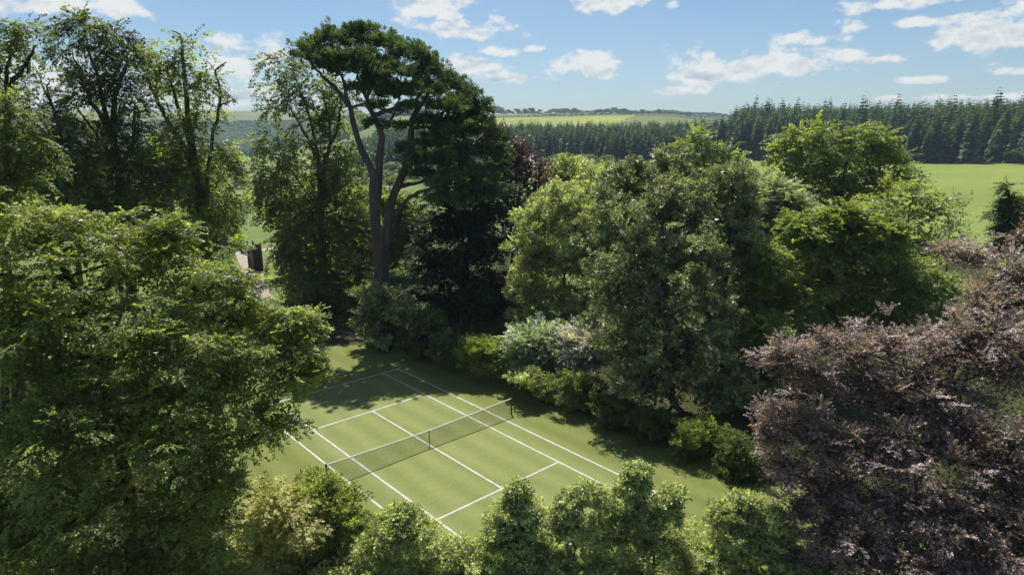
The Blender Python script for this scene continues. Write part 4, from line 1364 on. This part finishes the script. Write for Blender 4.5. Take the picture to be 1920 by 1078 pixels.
def forest():
    r = np.random.default_rng(77)
    # jittered grid of trees in polar bands
    def band(ph0, ph1, d0, d1, sp):
        out = []
        for d in np.arange(d0, d1, sp):
            n = int(math.radians(ph1 - ph0) * d / sp)
            a = np.linspace(ph0, ph1, n) + r.normal(0, .55 * math.degrees(sp / d), n)
            dd = d + r.normal(0, sp * .55, n)
            out.append(np.stack([np.sin(np.radians(a)) * dd, np.cos(np.radians(a)) * dd], -1))
        return np.concatenate(out)
    right = band(18.5, 46, 392, 900, 7.0)
    ctr = band(-13, 19, 424, 640, 6.0)
    right = right[vnoise(np.c_[right, 0 * right[:, 0]], .03, 5) > -1.3]
    ctr = ctr[np.hypot(ctr[:, 0], ctr[:, 1]) < 610 + 22 * vnoise(np.c_[ctr, 0 * ctr[:, 0]], .02, 8)]
    hr = r.normal(25, 2.6, len(right))
    right = right[np.hypot(right[:, 0], right[:, 1]) > 394 + 5 * vnoise(np.c_[right, 0 * right[:, 0]], .09, 6)]
    hr = r.normal(24, 3.8, len(right)) * (1 + .07 * vnoise(np.c_[right, 0 * right[:, 0]], .035, 7))
    dist = np.hypot(right[:, 0], right[:, 1])
    hr *= np.where(r.uniform(size=len(right)) < .06, 1.15, 1)
    hc = r.normal(18.5, 1.8, len(ctr))
    ndr = np.argsort(dist)[:150]
    dc = np.hypot(ctr[:, 0], ctr[:, 1])
    inview = np.abs(np.degrees(np.arctan2(ctr[:, 0], ctr[:, 1])) - 5) < 14
    ndc = np.argsort(dc + np.where(inview, 0, 1e4))[:130]
    srcs = []
    for i in ndr:
        o = far_tree("spruce_tree", right[i, 0], right[i, 1], hr[i], SPR[r.integers(6)], "tall dark spruce in the front rows along the far edge of the meadow",
                     "spruces along the far edge of the meadow", r)
        srcs.append(o)
    for i in ndc:
        far_tree("spruce_tree", ctr[i, 0], ctr[i, 1], hc[i], SPR[r.integers(6)], "blue-green spruce in the front rows of the wood below the hilltop fields",
                 "spruces in the wood below the hilltop fields", r)
    rest_r = np.delete(np.arange(len(right)), ndr)
    rest_c = np.delete(np.arange(len(ctr)), ndc)
    # the source crowns for the wood: crowns of placed trees, one of each shape
    seen, src = set(), []
    for o in srcs:
        cr = [c for c in o.children if c.name.startswith("crown")][0]
        if cr.data.name not in seen:
            seen.add(cr.data.name)
            src.append(cr)
    pr = np.c_[right[rest_r], ground_z(right[rest_r, 0], right[rest_r, 1])]
    pc = np.c_[ctr[rest_c], ground_z(ctr[rest_c, 0], ctr[rest_c, 1])]
    gn_forest("conifer_forest", pr, np.repeat(hr[rest_r][:, None], 3, 1) * np.array([1.0, 1.0, 1.0]), src, 3)
    gn_forest("conifer_wood", pc, np.repeat(hc[rest_c][:, None], 3, 1) * np.array([1.05, 1.05, 1.0]), src, 4)
    print("conifers", len(right), len(ctr))
    # pale broadleaf trees among the spruces
    src_b = []
    for k, (u, v, Y) in enumerate([(985, 247, 520), (1000, 262, 470), (1050, 264, 460), (1135, 246, 530), (1190, 255, 490), (1140, 262, 470), (1390, 246, 560), (1420, 246, 545), (1450, 252, 530), (1235, 262, 480), (1400, 258, 500)]):
        c, s = P(u, v, Y)
        h = c[2] - gz(c[0], c[1]) + 2
        o = far_tree("broadleaf_tree", c[0], c[1], max(12, h), PALE[k % 2], "pale rounded broadleaf tree standing among the dark spruces", "pale broadleaf trees among the spruces", r, .8)
    for k, (u, Y, h) in enumerate([(1735, 372, 9), (1850, 380, 10), (1905, 378, 9), (1760, 372, 6)]):
        x = (u - 960) / FPX * Y * 1.0
        yy = math.sqrt(max(1, 388 ** 2 - x * x))
        far_tree("broadleaf_tree", x, yy - 3, h, BRO[k % 4], "small light green broadleaf tree at the foot of the spruces by the meadow", "small broadleaf trees at the meadow edge", r, 1.1)
    # named ridge trees and hedgerow trees
    ridge = []
    for k, (u, Y, h) in enumerate([(954, 1300, 11), (969, 1290, 12), (982, 1240, 12), (995, 1180, 13), (1010, 1500, 12), (1030, 1500, 11), (1072, 1500, 16), (1142, 1600, 17), (1160, 1600, 17), (1192, 1150, 9), (1220, 1150, 9), (1276, 1150, 7), (1385, 1400, 12), (1310, 1450, 8)]):
        x = (u - 960) / FPX * Y * 1.02
        src_b.append(far_tree("broadleaf_tree", x, Y, h, BRO[k % 4], "single dark round tree on the skyline fields above the spruce wood", "round trees on the skyline fields", r, 1.1))
    bsrc = []
    seen = set()
    for o in src_b:
        cr = [c for c in o.children if c.name.startswith("crown")][0]
        if cr.data.name not in seen:
            seen.add(cr.data.name)
            bsrc.append(cr)
    # ridge belt
    pts, sc = [], []
    for (u0, u1, Y, h, n) in ((893, 948, 1750, 22, 90), (1020, 1085, 1700, 13, 60), (1095, 1180, 1750, 12, 70), (940, 1400, 1850, 10, 260), (940, 1020, 1480, 9, 40), (1180, 1270, 2100, 16, 90), (1260, 1390, 1900, 9, 60), (960, 1380, 1130, 4.5, 150)):
        u = r.uniform(u0, u1, n)
        Ys = Y + r.normal(0, 14 if Y != 1130 else 3, n)
        x = (u - 960) / FPX * Ys * 1.02
        z = ground_z(x, Ys)
        pts.append(np.c_[x, Ys, z - .12 * h])
        sh = np.sin((u - u0) / (u1 - u0) * math.pi) ** .35
        q = h * r.uniform(.7, 1.15, n) * sh
        sc.append(np.c_[q * 1.25, q * 1.25, q])
    gn_forest("ridge_woodland", np.concatenate(pts), np.concatenate(sc), bsrc, 6)
    # wooded valley side on the left
    n = 9000
    ph = r.uniform(-40, -7, n)
    d = r.uniform(1190, 1800, n)
    x, y = np.sin(np.radians(ph)) * d, np.cos(np.radians(ph)) * d
    p = np.c_[x, y, ground_z(x, y) - 2]
    k = vnoise(p * [1, 1, 0], .012, 21) > -1.15 + (d > 1700) * .8
    p = p[k]
    q = r.uniform(9, 15, len(p))
    gn_forest("hillside_woodland", p, np.c_[q * 1.4, q * 1.4, q], bsrc, 7)
    # scattered bushes in the valley
    n = 330
    ph = np.concatenate([r.uniform(-24, -8, 150), r.uniform(-11, 14, 180)])
    d = np.concatenate([r.uniform(330, 560, 150), r.uniform(140, 400, 180)])
    x, y = np.sin(np.radians(ph)) * d, np.cos(np.radians(ph)) * d
    p = np.c_[x, y, ground_z(x, y) - 1]
    k = vnoise(p * [1, 1, 0], .03, 22) > -.1
    p = p[k]
    q = r.uniform(4, 9, len(p))
    gn_forest("valley_bushes", p, np.c_[q * 1.5, q * 1.5, q], bsrc, 8)


forest()


def hedgerow(label, a, b, h, w, mat, seed, cat="hedge", leaf=.9):
    """a clipped hedge: leafy faces filling a long low body"""
    r = np.random.default_rng(seed)
    a, b = np.array(a, float), np.array(b, float)
    L = np.linalg.norm(b - a)
    n = int(L * h / (leaf * leaf) * 3.2)
    t = r.uniform(0, 1, n)
    c = a[None] * (1 - t[:, None]) + b[None] * t[:, None]
    th = r.uniform(0, math.pi, n)
    side = np.array([-(b - a)[1], (b - a)[0]]) / L
    hh = h * (.85 + .3 * vnoise(np.c_[c, 0 * t], .12, seed))
    off = np.cos(th) * w * .5
    z = np.sin(th) ** .5 * hh * r.uniform(.5, 1, n)
    xy = c + side[None] * off[:, None]
    zz = ground_z(xy[:, 0], xy[:, 1])
    p = np.c_[xy, zz + z]
    nr = np.c_[side[None] * np.cos(th)[:, None], np.sin(th)] + r.normal(0, .4, (n, 3))
    V = leaf_quads(p, np.cross(nr, r.normal(size=nr.shape)), nr, leaf * r.uniform(.7, 1.4, n), leaf * r.uniform(.5, 1, n)).reshape(-1, 3)
    m = (a + b) / 2
    o = mesh_obj("hedgerow", V, np.arange(len(V)).reshape(-1, 4), mat, tint=np.clip(r.normal(.4, .2, n), 0, 1), loc=(m[0], m[1], gz(*m)))
    o.location = (m[0], m[1], gz(*m))
    tag(o, label, cat)


def pol(u, d):
    ph = math.atan((u - 960) / FPX / 1.02)
    return (math.sin(ph) * d, math.cos(ph) * d)


hedgerow("far thin hedge line crossing the valley fields, upper of the two", pol(440, 960), pol(570, 930), 5, 5, G['deep'], 1, leaf=2.2)
hedgerow("near thick hedge line crossing the valley fields, lower of the two", pol(430, 770), pol(525, 730), 6, 6, G['deep'], 2, leaf=2.0)
hedgerow("hedge along the near side of the meadow at the right edge", pol(1800, 121), pol(2000, 120), 1.7, 1.6, G['brown'], 3, leaf=.3)
hedgerow("hedge across the valley seen between the pine trunks", pol(690, 330), pol(860, 325), 4, 4, G['deep'], 4, leaf=1.0)

# ------------------------------------------------------------------ haze
def haze():
    m = bpy.data.materials.new("haze")
    m.use_nodes = True
    nt = m.node_tree
    nt.nodes.clear()
    out = nt.nodes.new("ShaderNodeOutputMaterial")
    pv = nt.nodes.new("ShaderNodeVolumePrincipled")
    pv.inputs["Color"].default_value = (0.55, 0.76, 1.0, 1)
    pv.inputs["Density"].default_value = 0.00014
    pv.inputs["Anisotropy"].default_value = 0.0
    nt.links.new(pv.outputs[0], out.inputs["Volume"])
    m.cycles.homogeneous_volume = True
    R, z0, z1 = 4700, -45, 95
    o = boxes("haze", [(-R, -R, z0, R, R, z1)], m)
    tag(o, kind='stuff')


if True:
    haze()
print("LEAVES", NLEAF[0])
